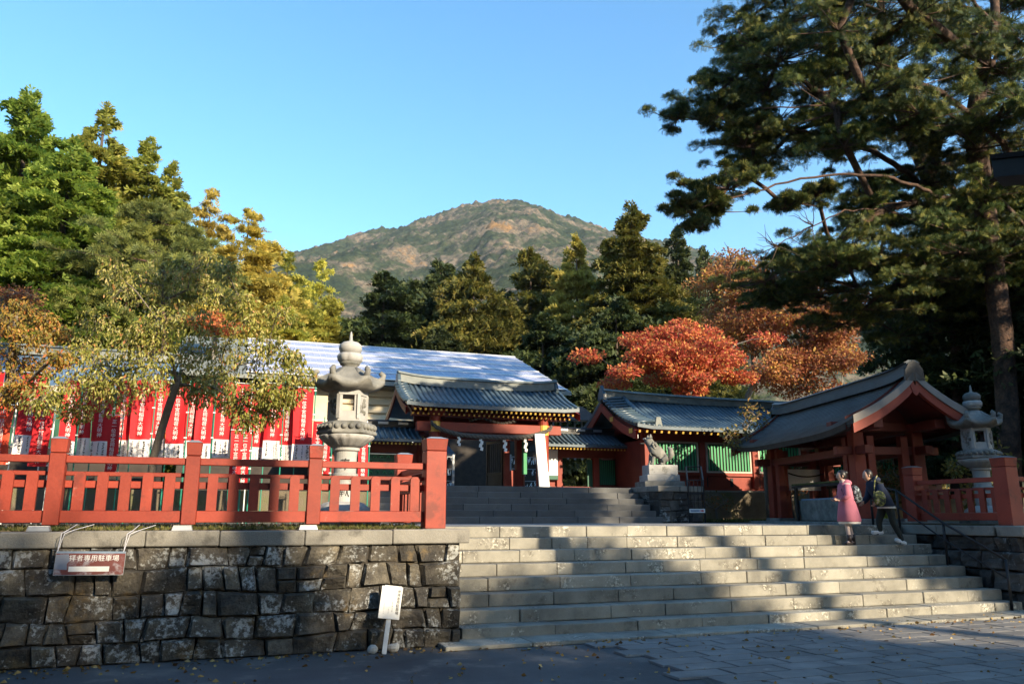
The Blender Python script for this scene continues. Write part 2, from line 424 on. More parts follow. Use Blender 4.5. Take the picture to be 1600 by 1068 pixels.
stairs = tag(MB().box(S_X0 + .02, S_X1 - .02, 10.7, 13.4, 0, .17).build('stone_stairs', 'mortar'), kind='structure')
core = MB()
for i in range(8):
    core.box(S_X0 + .02, S_X1 - .02, 10.51 + i * TREAD, 13.38, i * RISE - .004, (i + 1) * RISE - .012)
core.build('stair_core', 'mortar', stairs)
joints = [[4.28, 5.55, 6.6], [3.9, 5.3, 6.2, 7.35], [3.55, 4.55, 5.6, 6.55], [3.65, 4.8, 6.0], [3.9, 4.9, 6.1], [3.45, 4.4, 5.35, 6.4], [3.45, 4.35, 5.1, 5.75, 6.5], [4.3, 5.9, 6.7, 7.5]]
for i in range(8):
    xs = [S_X0] + joints[i]
    while xs[-1] < S_X1 - 1.5: xs.append(xs[-1] + rnd.uniform(.85, 1.45))
    xs.append(S_X1)
    for a, b in zip(xs[:-1], xs[1:]):
        dy = rnd.uniform(-.012, .012); dz = rnd.uniform(-.005, .005); g = .004
        MB().box(a + g, b - g, 10.45 + i * TREAD + dy, 10.45 + (i + 1) * TREAD + (.10 if i < 7 else .5), i * RISE + .002, (i + 1) * RISE + dz).build('step_block', 'step_stone', stairs, bevel=.009)

upper = tag(MB().box(3.3, 10.6, 18.6, 20.9, 1.2, Z1).build('upper_stairs', 'mortar'), kind='structure')
for i in range(6):
    x = 3.25
    while x < 10.6:
        l = min(rnd.uniform(1.0, 1.7), 10.62 - x)
        if 10.62 - x - l < .4: l = 10.62 - x
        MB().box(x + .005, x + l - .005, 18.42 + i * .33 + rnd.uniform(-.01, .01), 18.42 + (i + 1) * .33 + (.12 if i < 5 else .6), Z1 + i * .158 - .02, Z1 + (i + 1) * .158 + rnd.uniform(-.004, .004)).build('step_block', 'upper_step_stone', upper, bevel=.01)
        x += l

# ---------------------------------------------------------------- retaining walls of single stones
def stone_block(q, seed, n=6, proud=.045, rough=.04):
    """rough split stone filling the quad q = four (x, z) corners counter-clockwise; face towards -y"""
    off = Vector((seed * 3.17, seed * 1.3, seed * .7)); rows = []
    rr = random.Random(int(seed * 977)); tx, tz = rr.uniform(-.05, .05), rr.uniform(-.04, .05)
    for j in range(n):
        row = []
        for i in range(n):
            u, v = i / (n - 1), j / (n - 1)
            x = (q[0][0] * (1 - u) + q[1][0] * u) * (1 - v) + (q[3][0] * (1 - u) + q[2][0] * u) * v
            z = (q[0][1] * (1 - u) + q[1][1] * u) * (1 - v) + (q[3][1] * (1 - u) + q[2][1] * u) * v
            edge = i in (0, n - 1) or j in (0, n - 1)
            p = Vector((x * 6, z * 6, 0)) + off
            d = -.012 if edge else proud + tx * (u - .5) * 2 + tz * (v - .5) * 2
            d += rough * (mnoise.noise(p) * .7 + mnoise.noise(p * 2.3) * .45) * (.3 if edge else 1)
            if edge: x += .012 * mnoise.noise(p * 1.7 + Vector((0, 0, 5))); z += .012 * mnoise.noise(p * 1.7 + Vector((0, 0, 9)))
            else:
                # pull the first ring outwards so the face keeps a crisp arris
                if i == 1: x += (rows_edge(q, 0, v) - x) * .55
                if i == n - 2: x += (rows_edge(q, 1, v) - x) * .55
                if j in (1, n - 2):
                    ze = (q[0][1] * (1 - u) + q[1][1] * u) if j == 1 else (q[3][1] * (1 - u) + q[2][1] * u); z += (ze - z) * .55
            row.append((x, -d, z))
        rows.append(row)
    mb = MB(); mb.grid(rows)
    idx = list(range(n)) + [n * j + n - 1 for j in range(1, n)] + [n * (n - 1) + i for i in range(n - 2, -1, -1)] + [n * j for j in range(n - 2, 0, -1)]
    b = len(mb.v)
    for i in idx: mb.v.append((mb.v[i][0], .1, mb.v[i][2]))
    m = len(idx)
    for i in range(m): mb.f.append((idx[i], b + i, b + (i + 1) % m, idx[(i + 1) % m]))
    return mb.mesh('stone')
def rows_edge(q, side, v):
    a, b = (q[0], q[3]) if side == 0 else (q[1], q[2])
    return a[0] * (1 - v) + b[0] * v
def stone_face(parent, o, rz, length, heights, wmin, wmax, m, seed, batter=.0, bulge=.05, clip=None, rough=.03):
    """courses of irregular stones: wavy beds, leaning joints, every stone its own object"""
    rr = random.Random(seed); H = sum(heights); z = 0; g = .006
    nx, ny = math.sin(rz), -math.cos(rz)
    def bed(k, x):
        zz = sum(heights[:k])
        if k in (0, len(heights)): return zz
        return zz + .06 * mnoise.noise(Vector((x * .9, k * 7.3, seed))) + .025 * mnoise.noise(Vector((x * 3.1, k * 3.3, seed)))
    for k, h in enumerate(heights):
        xs = [0.0]; 
        while xs[-1] < length: xs.append(xs[-1] + rr.choice((rr.uniform(wmin * .75, wmin * 1.1), rr.uniform(wmin, wmax), rr.uniform(wmin, wmax))))
        xs[-1] = length
        if len(xs) > 2 and xs[-1] - xs[-2] < wmin * .5: xs.pop(-2)
        ln = [0] + [rr.uniform(-.035, .035) for _ in xs[1:-1]] + [0]
        for i in range(len(xs) - 1):
            xa0, xa1, xb0, xb1 = xs[i] - ln[i], xs[i] + ln[i], xs[i + 1] - ln[i + 1], xs[i + 1] + ln[i + 1]
            def st(bx0, bx1, tx0, tx1, k0f, k1f, sd):
                x0 = (bx0 + tx0) / 2
                q = [(bx0 + g - x0, k0f(bx0) + g), (bx1 - g - x0, k0f(bx1) + g), (tx1 - g - x0, k1f(tx1) - g), (tx0 + g - x0, k1f(tx0) - g)]
                zc = (k0f(x0) + k1f(x0)) / 2; out = batter * (1 - zc / H) + rr.uniform(-.008, .02)
                me = stone_block(q, sd, proud=bulge * rr.uniform(.4, 1.1), rough=rough)
                link('stone', me, m, parent, (o[0] + math.cos(rz) * x0 + nx * out, o[1] + math.sin(rz) * x0 + ny * out, o[2]), (0, 0, rz))
            lo = lambda x, k=k: bed(k, x); hi = lambda x, k=k: bed(k + 1, x)
            w_ = xs[i + 1] - xs[i]
            if rr.random() < .12 and h > .22 and w_ < wmax * .9:          # two thin stones in place of one
                mid = lambda x, k=k, f=rr.uniform(.4, .6): bed(k, x) * (1 - f) + bed(k + 1, x) * f
                st(xa0, xb0, (xa0 + xa1) / 2, (xb0 + xb1) / 2, lo, mid, seed * 100 + k * 37 + i * 1.7); st((xa0 + xa1) / 2, (xb0 + xb1) / 2, xa1, xb1, mid, hi, seed * 100 + k * 37 + i * 1.7 + .5)
            else: st(xa0, xb0, xa1, xb1, lo, hi, seed * 100 + k * 37 + i * 1.7)
def capstones(parent, o, rz, length, w0, w1, depth, h, m, seed, over=.06):
    rr = random.Random(seed); x = 0
    while x < length - .01:
        w = min(rr.uniform(w0, w1), length - x)
        if length - x - w < w0 * .5: w = length - x
        me = MB().box(.004, w - .004, -over, depth, 0, h).mesh('capstone', bevel=.012)
        link('capstone', me, m, parent, (o[0] + math.cos(rz) * x, o[1] + math.sin(rz) * x, o[2] + rr.uniform(-.004, .004)), (0, 0, rz + rr.uniform(-.003, .003)))
        x += w

lw = thing('retaining_wall', 'low stone retaining wall of rough lichen-covered blocks under the fence with the hanging sign', 'stone wall', (0, 0, 0))
MB().box(-8, 2.9, W_Y + .06, W_Y + .5, 0, 1.27).box(2.5, 2.89, W_Y + .5, 13.0, 0, 1.27).build('backing', 'mortar', lw)
HL = [.22, .265, .255, .29, .24]
stone_face(lw, (-7.6, W_Y + .05, 0), 0, 10.5, HL, .22, .5, 'wall_stone', 3, batter=.10, bulge=.05, rough=.045)
stone_face(lw, (2.87, W_Y + .12, 0), R(90), 2.7, HL, .35, .6, 'wall_stone', 4, batter=.06, bulge=.03)
capstones(lw, (-7.6, W_Y + .06, 1.27), 0, 10.62, .75, 1.15, .42, .18, 'cap_stone', 5, over=.09)
capstones(lw, (2.98, W_Y + .49, 1.272), R(90), 2.5, .8, 1.1, .4, .176, 'cap_stone', 6, over=.02)

rw = thing('retaining_wall', 'rough boulder retaining wall beside the stair handrail under the fence corner', 'stone wall', (0, 0, 0))
MB().box(13.12, 20, W_Y + .06, W_Y + .5, 0, 1.27).box(13.13, 13.5, W_Y + .5, 13.0, 0, 1.27).build('backing', 'mortar', rw)
stone_face(rw, (13.13, W_Y + .07, 0), 0, 6.5, [.33, .34, .33, .27], .35, .75, 'dark_stone', 13, batter=.10, bulge=.08, rough=.09)
stone_face(rw, (13.1, 13.0, 0), R(-90), 2.6, [.33, .34, .33, .27], .35, .7, 'dark_stone', 14, batter=.06, bulge=.07, rough=.09)
capstones(rw, (13.02, W_Y + .06, 1.272), 0, 6.6, .9, 1.3, .42, .18, 'cap_stone', 15, over=.08)
capstones(rw, (13.02, 13.0, 1.274), R(-90), 2.15, .8, 1.1, .4, .176, 'cap_stone', 16, over=.03)

tw = thing('retaining_wall', 'shaded stone base of the red hall behind the water pavilion', 'stone wall', (0, 0, 0))
MB().box(10.75, 28, 21.1, 21.6, Z1 - .2, Z2 - .07).build('backing', 'mortar', tw)
stone_face(tw, (10.75, 21.1, Z1), 0, 13, [.31, .3, .27], .3, .6, 'wall_stone', 23, batter=.05, bulge=.04)
capstones(tw, (10.7, 21.05, Z2 - .075), 0, 13, .9, 1.4, .4, .07, 'cap_stone', 25, over=.04)
# flank wall of the upper stairs
fw = thing('stair_flank_wall', 'dark stone block flank carrying the guardian dog beside the upper stairs', 'stone wall', (0, 0, 0))
MB().box(10.7, 12.0, 18.75, 21.0, Z1 - .2, Z2 - .14).build('backing', 'mortar', fw)
stone_face(fw, (10.7, 18.75, Z1), 0, 1.3, [.3, .3, .22], .35, .6, 'dark_stone', 33, batter=.04, bulge=.04)
stone_face(fw, (10.7, 20.95, Z1), R(-90), 2.2, [.3, .3, .22], .35, .6, 'dark_stone', 34, batter=.0, bulge=.02)
stone_face(fw, (12.0, 18.75, Z1), R(90), 2.2, [.3, .3, .22], .35, .6, 'dark_stone', 35, batter=.0, bulge=.02)
capstones(fw, (10.66, 18.72, Z2 - .14), 0, 1.4, .6, .8, 2.3, .15, 'cap_stone', 36, over=.02)

# ---------------------------------------------------------------- red fences
def post_parts(t, x, y, z, h, a, big=False):
    """square post: shaft, flared head above a groove, metal cap"""
    hz = z + h - .16
    MB().box(x - a, x + a, y - a, y + a, z, hz - .008).build('post', 'red_paint', t, bevel=.006)
    MB().taper(x, y, hz, z + h, a * .98, a * .98, a * 1.1, a * 1.1).build('post_head', 'red_paint', t, bevel=.005)
    MB().taper(x, y, z + h + .001, z + h + .03, a * 1.13, a * 1.13, a * .5, a * .5).build('post_cap', 'grey_metal', t)
    if big: MB().box(x - a - .05, x + a + .05, y - a - .05, y + a + .05, z - .06, z - .001).build('post_base', 'cap_stone', t, bevel=.01)
_pk = {}
def picket_mesh():
    if 'p' not in _pk:
        w, h = .06, .455
        prof = [(-w, 0), (w, 0), (w, h - .035), (w * .6, h - .006), (0, h), (-w * .6, h - .006), (-w, h - .035)]
        me = MB().prism(prof, 'y', -.022, .022).mesh('picket'); me.materials.append(MATS['red_paint']); _pk['p'] = me
    return _pk['p']
def fence_run(t, p, q, z, n, a0, a1):
    """rails, board and pickets between the post centres p and q"""
    p = Vector(p); q = Vector(q); d = (q - p); L = d.length; d.normalize(); rz = math.atan2(d.y, d.x)
    s = p + d * a0; e = q - d * a1
    def rail(name, zc, hh, th, off=0):
        nrm = Vector((d.y, -d.x)) * off
        MB().bar((s.x + nrm.x, s.y + nrm.y, z + zc), (e.x + nrm.x, e.y + nrm.y, z + zc), th, hh).build(name, 'red_paint', t, bevel=.006)
    rail('top_rail', .765, .085, .11)
    rail('middle_rail', .60, .05, .06, -.055)
    rail('lower_rail', .475, .085, .05, -.055)
    rail('bottom_board', .095, .14, .085)
    for i in range(n):
        u = p + d * (L * (i + 1) / (n + 1))
        link('picket', picket_mesh(), None, t, (u.x, u.y, z + .168), (0, 0, rz))
FZ = 1.52
lf = thing('red_fence', 'vermilion wooden fence on the stone wall in front of the banners', 'fence', (0, 0, 0))
PX = [-6.45, -4.96, -3.47, -1.98, -.49, 1.0, 2.6]
for i, x in enumerate(PX):
    big = i == len(PX) - 1
    post_parts(lf, x, 10.67, FZ - (.06 if big else 0), (1.2 if big else 1.0), .14 if big else .085, big)
    if i: fence_run(lf, (PX[i - 1], 10.67), (x, 10.67), FZ, 5, .085, .14 if big else .085)
post_parts(lf, 2.6, 12.8, FZ, 1.08, .12); fence_run(lf, (2.6, 10.67), (2.6, 12.8), FZ, 7, .145, .12)
rf = thing('red_fence', 'vermilion wooden fence at the top of the boulder wall beside the handrail', 'fence', (0, 0, 0))
post_parts(rf, 13.24, 10.67, FZ - .06, 1.2, .145, True); post_parts(rf, 13.24, 12.76, FZ, 1.08, .13)
fence_run(rf, (13.24, 12.76), (13.24, 10.67), FZ, 7, .13, .145)
for i, x in enumerate((14.75, 16.25, 17.75)):
    post_parts(rf, x, 10.67, FZ, 1.0, .108); fence_run(rf, (13.24 if i == 0 else x - 1.5, 10.67), (x, 10.67), FZ, 5, .145 if i == 0 else .108, .108)
# low lamps on the wall coping
for x, lab in ((-2.05, 'small grey floodlight box on the coping under the fence post above the hanging sign'), (-.54, 'small grey floodlight box on the coping under the middle fence post'), (.93, 'small pale floodlight box on the coping under the fence post by the stone lantern')):
    t = thing('floodlight', lab, 'floodlight', (x, 10.44, 1.45), group='floodlight boxes along the coping')
    MB().taper(0, 0, 0, .055, .12, .07, .105, .055).build('housing', 'grey_metal', t, bevel=.006)
    MB().box(-.1, .1, -.05, .05, .056, .062).build('lens', 'white_paint', t)
# stair handrail
hr = thing('handrail', 'dark metal handrail running up the stone stairs beside the boulder wall', 'handrail', (12.65, 10.42, 0))
path = [(0.03, 0.0, .89), (0, 1.18, 1.50), (-.02, 2.2, 2.13), (-.02, 2.9, 2.27)]
MB().tube(path, .022, 8).build('top_rail', 'dark_metal', hr, smooth=True)
MB().tube([(a, b, c - .32) for a, b, c in path], .016, 8).build('lower_rail', 'dark_metal', hr, smooth=True)
for (a, b, c), g in zip(path, (.03, .73, 1.28, Z1)):
    MB().tube([(a, b, g), (a, b, c)], .024, 8).build('post', 'dark_metal', hr, smooth=True)
# ---------------------------------------------------------------- tiled roofs
def slope_profile(y0, z0, y1, z1, sag, n=9):
    return [(y0 + (y1 - y0) * t, z0 + (z1 - z0) * t - sag * math.sin(math.pi * t) * (1 - .3 * t)) for t in [i / (n - 1) for i in range(n)]]
_rows = {}
def tile_roof(t, x0, x1, ye, ze, yr, zr, sag=.12, pitch=.165, rad=.05, back=True, thick=.1, rowmat='tile', upturn=.0, verge=True):
    """gable roof with its ridge along x at (yr, zr) and its front eave at (ye, ze); rolls laid as separate rows"""
    pr = slope_profile(ye, ze, yr, zr, sag)
    def slab(p, name):
        mb = MB(); n = len(p); xs = [x0, x0 + .5, (x0 + x1) / 2, x1 - .5, x1]
        def lift(x): e = max(0, 1 - min(x - x0, x1 - x) / 1.2); return upturn * e * e
        top = [[(x, y, z + lift(x)) for x in xs] for y, z in p]; bot = [[(x, y, z - thick + lift(x)) for x in xs] for y, z in p]
        mb.grid(top); mb.grid([r[::-1] for r in bot])
        for k in (0, -1):
            mb.grid([[r[k] for r in top], [r[k] for r in bot]])
        mb.grid([top[0], bot[0]]); mb.grid([bot[-1], top[-1]])
        return mb.build(name, rowmat, t)
    slab(pr, 'roof_slope')
    prb = [(2 * yr - y, z) for y, z in pr]
    if back: slab(prb, 'roof_slope')
    for p, key in ((pr, 'f'), (prb, 'b')):
        if key == 'b' and not back: continue
        k = (round(ye, 3), round(ze, 3), round(yr, 3), round(zr, 3), rad, key)
        mb = MB(); n = 6
        rows = []
        for y, z in p:
            rows.append([(rad * math.cos(math.pi * a / n), y, z + .012 + rad * math.sin(math.pi * a / n) * .95) for a in range(n + 1)])
        mb.grid(rows); b = len(mb.v); mb.v.append((0, p[0][0], p[0][1] + .01)); mb.f += [(b, i, i + 1) for i in range(n)]
        me = mb.mesh('tile_row'); me.shade_smooth(); me.materials.append(MATS[rowmat])
        m = int(round((x1 - x0 - .1) / pitch))
        for i in range(m + 1):
            x = x0 + .05 + (x1 - x0 - .1) * i / m
            e = max(0, 1 - min(x - x0, x1 - x) / 1.2)
            link('tile_row', me, None, t, (x, 0, upturn * e * e + rnd.uniform(-.003, .003)))
    return pr
def rafters(t, x0, x1, y0, z0, y1, z1, pitch, w=.045, tip=.05):
    a = Vector((0, y0, z0)); b = Vector((0, y1, z1))
    rm = MB().bar(a, b, w, w * 1.2).mesh('rafter'); rm.materials.append(MATS['red_dark'])
    d = (a - b).normalized()
    gm = MB().bar(a + d * .001, a + d * .012, tip, tip).mesh('rafter_tip'); gm.materials.append(MATS['gold'])
    n = int((x1 - x0) / pitch)
    for i in range(n + 1):
        x = x0 + (x1 - x0) * i / n
        r = link('rafter', rm, None, t, (x, 0, 0)); link('rafter_tip', gm, None, r)

# ---------------------------------------------------------------- main gate
g = thing('shrine_gate', 'red timber shrine gate with blue-grey tiled roof hung with a straw rope', 'gate', (0, 0, 0))
GX0, GX1, GYE, GZE, GYR, GZR = 4.45, 9.75, 21.65, 4.74, 23.25, 5.50
tile_roof(g, GX0, GX1, GYE, GZE, GYR, GZR, sag=.07, pitch=.166, rad=.056, upturn=.06)
def ridge(t, x0, x1, y, z, h, wd, up=.12, m='tile_ridge'):
    rows = []
    n = 13
    mb = MB()
    prof = [(-wd, 0), (-wd, h * .35), (-wd * .8, h * .35), (-wd * .8, h * .75), (-wd * 1.15, h * .78), (-wd * .7, h), (wd * .7, h), (wd * 1.15, h * .78), (wd * .8, h * .75), (wd * .8, h * .35), (wd, h * .35), (wd, 0)]
    for i in range(n):
        x = x0 + (x1 - x0) * i / (n - 1); e = abs(2 * i / (n - 1) - 1)
        rows.append([(x, y + a, z + b + up * e ** 4) for a, b in prof])
    mb.grid(rows); k = len(prof)
    mb.f.append(tuple(range(k))); mb.f.append(tuple(range((n - 1) * k, n * k)))
    return mb.build('ridge', m, t)
rg = ridge(g, GX0 + .02, GX1 - .1, GYR, GZR - .02, .32, .13, .12)
for x in (GX0 + .04, GX1 - .14):
    MB().prism([(-.2, 0), (.2, 0), (.22, .12), (.12, .34), (.05, .36), (0, .48), (-.05, .36), (-.12, .34), (-.22, .12)], 'x', x - .05, x + .05).build('ridge_end_tile', 'tile', g, loc=(0, GYR, GZR - .02), bevel=.01)
# verge rolls lying along x on both gable ends
for x0_, x1_ in ((GX0 - .1, GX0 + .3),):
    vm = MB().tube([(x0_, 0, 0), (x1_, 0, .04)], .05, 8).mesh('verge_tile'); vm.shade_smooth(); vm.materials.append(MATS['tile'])
    for i in range(9):
        f = (i + .3) / 9; y = GYE + (GYR - GYE) * f; z = GZE + (GZR - GZE) * f - .07 * math.sin(math.pi * f) + .06
        link('verge_tile', vm, None, g, (0, y, z))
def bargeboard(t, x, ye, ze, yr, zr, sag, w, th, m='red_old', back=True):
    pr = slope_profile(ye, ze, yr, zr, sag)
    for s in ((1, -1) if back else (1,)):
        mb = MB()
        p = pr if s == 1 else [(2 * yr - y, z) for y, z in pr]
        a = [(x, y, z) for y, z in p]; b = [(x, y, z - w) for y, z in p]
        mb.grid([a, b]); mb.grid([[(x + th, y, z) for y, z in p], [(x + th, y, z - w) for y, z in p]])
        mb.grid([b, [(q[0] + th, q[1], q[2]) for q in b]]); mb.grid([a, [(q[0] + th, q[1], q[2]) for q in a]])
        mb.build('bargeboard', m, t)
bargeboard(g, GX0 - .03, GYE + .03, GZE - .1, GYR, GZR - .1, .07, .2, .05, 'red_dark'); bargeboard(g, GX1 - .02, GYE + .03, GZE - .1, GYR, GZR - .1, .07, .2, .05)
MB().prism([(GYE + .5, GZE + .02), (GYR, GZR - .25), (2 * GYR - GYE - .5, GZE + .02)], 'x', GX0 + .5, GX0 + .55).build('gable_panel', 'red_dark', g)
MB().prism([(GYE + .5, GZE + .02), (GYR, GZR - .25), (2 * GYR - GYE - .5, GZE + .02)], 'x', GX1 - .6, GX1 - .55).build('gable_panel', 'red_old', g)
rafters(g, GX0 + .25, GX1 - .2, GYE + .05, GZE - .15, GYR, GZR - .25, .15, .05, .058)
rafters(g, GX0 + .25, GX1 - .2, GYE + .32, GZE - .24, GYR, GZR - .4, .15, .05, .05)
PLX, PRX, PFY, PBY = 5.40, 8.78, 22.2, 24.3
for x in (PLX, PRX):
    for y in (PFY, PBY):
        MB().lathe([(.2, Z2), (.2, Z2 + .12), (.165, Z2 + .2), (.16, 4.45)], 16, x, y).build('pillar', 'red_old', g, smooth=False)
        MB().lathe([(.26, Z2 - .02), (.26, Z2 + .05), (.22, Z2 + .1)], 16, x, y).build('pillar_base', 'granite_dark', g)
        MB().lathe([(.172, 4.0), (.172, 4.3)], 16, x, y).build('pillar_band', 'gold', g)
    MB().box(x - .09, x + .09, PFY, PBY, 4.05, 4.3).build('tie_beam', 'red_old', g, bevel=.01)
    MB().taper(x, PFY, 4.45, 4.62, .16, .16, .26, .3).build('bracket', 'red_old', g)
for y in (PFY, PBY): MB().box(PLX - .55, PRX + .55, y - .1, y + .1, 4.02, 4.3).build('lintel', 'red_old', g, bevel=.015)
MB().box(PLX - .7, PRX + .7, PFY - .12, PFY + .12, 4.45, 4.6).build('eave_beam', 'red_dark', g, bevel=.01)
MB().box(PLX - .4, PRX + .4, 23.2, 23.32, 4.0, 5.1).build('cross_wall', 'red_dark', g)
cv = MB()
for i in range(14):
    cv.ball((6.5 + i * .1 + rnd.uniform(-.03, .03), PFY - .05, 4.38 + .08 * math.sin(i * .5)), .08, .05, .06, 8, 5)
tag(cv.build('carving', 'dark_wood', g, smooth=True), kind='stuff')
# inner red jambs and lattice door leaves
for x in (7.95, 8.35): MB().box(x - .09, x + .09, 23.15, 23.35, Z2, 4.0).build('jamb', 'red_old', g, bevel=.01)
MB().box(8.04, 8.26, 23.2, 23.3, Z2, 3.0).build('jamb_panel', 'red_old', g)
MB().box(8.44, 8.62, 23.2, 23.3, Z2 + .5, 3.9).build('side_lattice', 'green_paint', g)
MB().box(5.85, 6.03, 23.15, 23.35, Z2, 4.0).build('jamb', 'red_dark', g, bevel=.01)
def door_leaf(x, y, rz, w=.95, h=1.55):
    d = MB()
    d.box(0, .06, -.03, .03, 0, h).box(w - .06, w, -.03, .03, 0, h).box(.06, w - .06, -.03, .03, 0, .1).box(.06, w - .06, -.03, .03, h - .08, h).box(.06, w - .06, -.03, .03, .5, .56)
    o = d.build('door', 'black_lacquer', g, loc=(x, y, Z2)); o.rotation_euler = (0, 0, rz)
    MB().box(.06, w - .06, -.01, .01, .1, .5).build('door_panel', 'black_lacquer', o)
    for i in range(7): MB().box(.06 + (w - .12) * (i + .7) / 7.4 - .012, .06 + (w - .12) * (i + .7) / 7.4 + .012, -.012, .012, .56, h - .08).build('bar', 'black_lacquer', o)
    return o
door_leaf(6.03, 23.3, R(78)); door_leaf(7.86, 23.3, R(104))
# straw rope and paper streamers
rope = thing('straw_rope', 'thick twisted straw rope sagging across the gate pillars', 'rope', (0, 0, 0))
for ph in (0, math.pi * 2 / 3, math.pi * 4 / 3):
    pts = []
    for i in range(70):
        f = i / 69; x = 5.22 + (8.95 - 5.22) * f; s = 4 * f * (1 - f)
        z = 4.26 - .42 * s ** .6 if s < .75 else 4.26 - .42 * .8415 - .03 * (s - .75) * 4
        a = ph + f * 60; pts.append((x, 21.92 + .035 * math.cos(a), z + .035 * math.sin(a)))
    MB().tube(pts, [.03 + .022 * math.sin(math.pi * i / 69) for i in range(70)], 6).build('strand', 'rope_straw', rope, smooth=True)
sm = MB()
for i in range(4):
    sm.add([(-.05 + (.035 if i % 2 else 0), 0, -.09 * i), (.035 + (.035 if i % 2 else 0), 0, -.09 * i - .02), (.02 + (.035 if i % 2 else 0), .004, -.09 * i - .12), (-.065 + (.035 if i % 2 else 0), .004, -.09 * i - .1)], [(0, 1, 2, 3)])
sme = sm.mesh('paper_streamer'); sme.materials.append(MATS['paper_white'])
for x, z, s in ((6.05, 3.9, .8), (6.72, 3.86, 1), (7.45, 3.85, 1), (8.1, 3.86, 1)):
    o = link('paper_streamer', sme, None, None, (x, 21.9, z), (0, 0, rnd.uniform(-.3, .3))); o.scale = (s, s, s)
    tag(o, 'white zigzag paper streamer hanging from the straw rope', 'paper streamer', 'paper streamers on the straw rope')
# things in and around the gate
t = thing('notice_board', 'tall white signboard leaning on the gate pillar', 'sign', (8.62, 21.75, Z2))
o = MB().box(-.17, .17, -.02, .02, .0, 1.62).build('board', 'white_paint', t, bevel=.004); t.rotation_euler = (R(-3), R(-3.5), R(8))
MB().box(.14, .18, -.021, .03, -.0, .5).build('leg', 'white_paint', t)

def wing(x0, x1, label, posts, panels):
    t = thing('gate_wing', label, 'wall', (0, 0, 0))
    tile_roof(t, x0, x1, 22.35, 3.78, 23.3, 4.22, sag=.05, pitch=.16, rad=.045, thick=.07)
    ridge(t, x0, x1, 23.3, 4.2, .22, .1, 0, 'black_lacquer')
    n = int((x1 - x0) / .6)
    for i in range(n): MB().box(x0 + .12 + i * .6, x0 + .42 + i * .6, 23.17, 23.19, 4.29, 4.36).build('ridge_inlay', 'grey_metal', t)
    rafters(t, x0 + .08, x1 - .08, 22.42, 3.66, 23.3, 3.98, .115, .04, .05)
    MB().box(x0, x1, 23.2, 23.4, 3.45, 3.75).build('lintel', 'red_dark', t)
    MB().box(x0, x1, 23.22, 23.38, Z2, Z2 + .14).build('sill_beam', 'red_dark', t)
    for px in posts: MB().box(px - .1, px + .1, 23.18, 23.42, Z2, 3.46).build('post', 'red_old', t, bevel=.008)
    for a, b, z0, z1, m in panels: MB().box(a, b, 23.27, 23.33, z0, z1).build('panel', m, t)
    return t
wr = wing(9.0, 11.95, 'tile-roofed red wall between the gate and the red hall', (9.1, 9.72, 11.0, 11.8), ((9.2, 9.62, Z2 + .14, 2.75, 'red_old'), (11.1, 11.7, Z2 + .14, 2.6, 'red_dark'), (11.1, 11.7, 2.6, 3.4, 'green_dark'), (10.72, 10.9, Z2 + .14, 3.4, 'green_dark')))
for i in range(9): MB().bar((11.12 + i * .07, 23.25, 2.62), (11.12 + i * .07, 23.25, 3.38), .014, .014).build('lattice_bar', 'green_paint', wr)
wl = wing(2.6, 5.1, 'dark tile-roofed wall between the gate and the banners behind the stone lantern', (2.7, 3.6, 5.0), ((2.8, 3.5, Z2 + .14, 3.4, 'green_dark'), (3.7, 4.9, Z2 + .14, 2.7, 'red_dark'), (3.7, 4.9, 2.7, 3.4, 'green_dark')))
for r in range(4):
    for i in range(6): MB().tube([(3.72 + i * .2 + (r % 2) * .1 + .1 * q / 4, 23.24, 2.85 + r * .15 + .06 * math.sin(q / 4 * math.pi)) for q in range(5)], .012, 5).build('lattice_bar', 'green_paint', wl)
t = thing('notice_board', 'white notice sheet fixed to the wall beside the gate', 'sign', (9.42, 23.1, 2.75))
MB().box(-.2, .2, 0, .03, .12, .92).build('sheet', 'paper_white', t); MB().box(-.2, .2, 0, .028, 0, .115).build('lower_sheet', 'green_dark', t)
MB().box(-.22, .22, .03, .06, -.02, .94).build('backing', 'dark_wood', t)
# courtyard beyond the gate
for x, y, lab in ((7.0, 29.0, 'rack of pale paper fortunes in the courtyard seen through the gate'), (10.6, 28.2, 'rack of white paper fortunes seen through the side opening')):
    t = thing('fortune_rack', lab, 'rack', (x, y, Z2))
    for sx in (-.8, .8): MB().box(sx - .04, sx + .04, -.04, .04, 0, 1.5).build('post', 'grey_metal', t)
    for z in (.5, .95, 1.4): MB().box(-.8, .8, -.015, .015, z, z + .03).build('wire', 'grey_metal', t)
    mb = MB()
    for i in range(110):
        xx = rnd.uniform(-.78, .78); zz = rnd.choice((.5, .95, 1.4)) - rnd.uniform(0, .16); mb.bar((xx, -.02, zz), (xx + rnd.uniform(-.05, .05), -.03, zz - rnd.uniform(.06, .16)), .035, .01)
    tag(mb.build('paper_strips', 'paper_white', t), kind='stuff')

# ---------------------------------------------------------------- red hall with green lattice windows
h = thing('red_hall', 'long red shrine hall with green lattice windows and tiled roof', 'building', (0, 0, 0))
HX0, HX1 = 11.05, 24.0
tile_roof(h, HX0, HX1, 20.42, 4.20, 22.75, 5.28, sag=.16, pitch=.172, rad=.05, upturn=.08)
ridge(h, HX0, HX1, 22.75, 5.26, .3, .14, .08)
MB().prism([(-.22, 0), (.22, 0), (.2, .2), (.1, .36), (0, .5), (-.1, .36), (-.2, .2)], 'x', HX0 - .05, HX0 + .05).build('ridge_end_tile', 'tile', h, loc=(0, 22.75, 5.26))
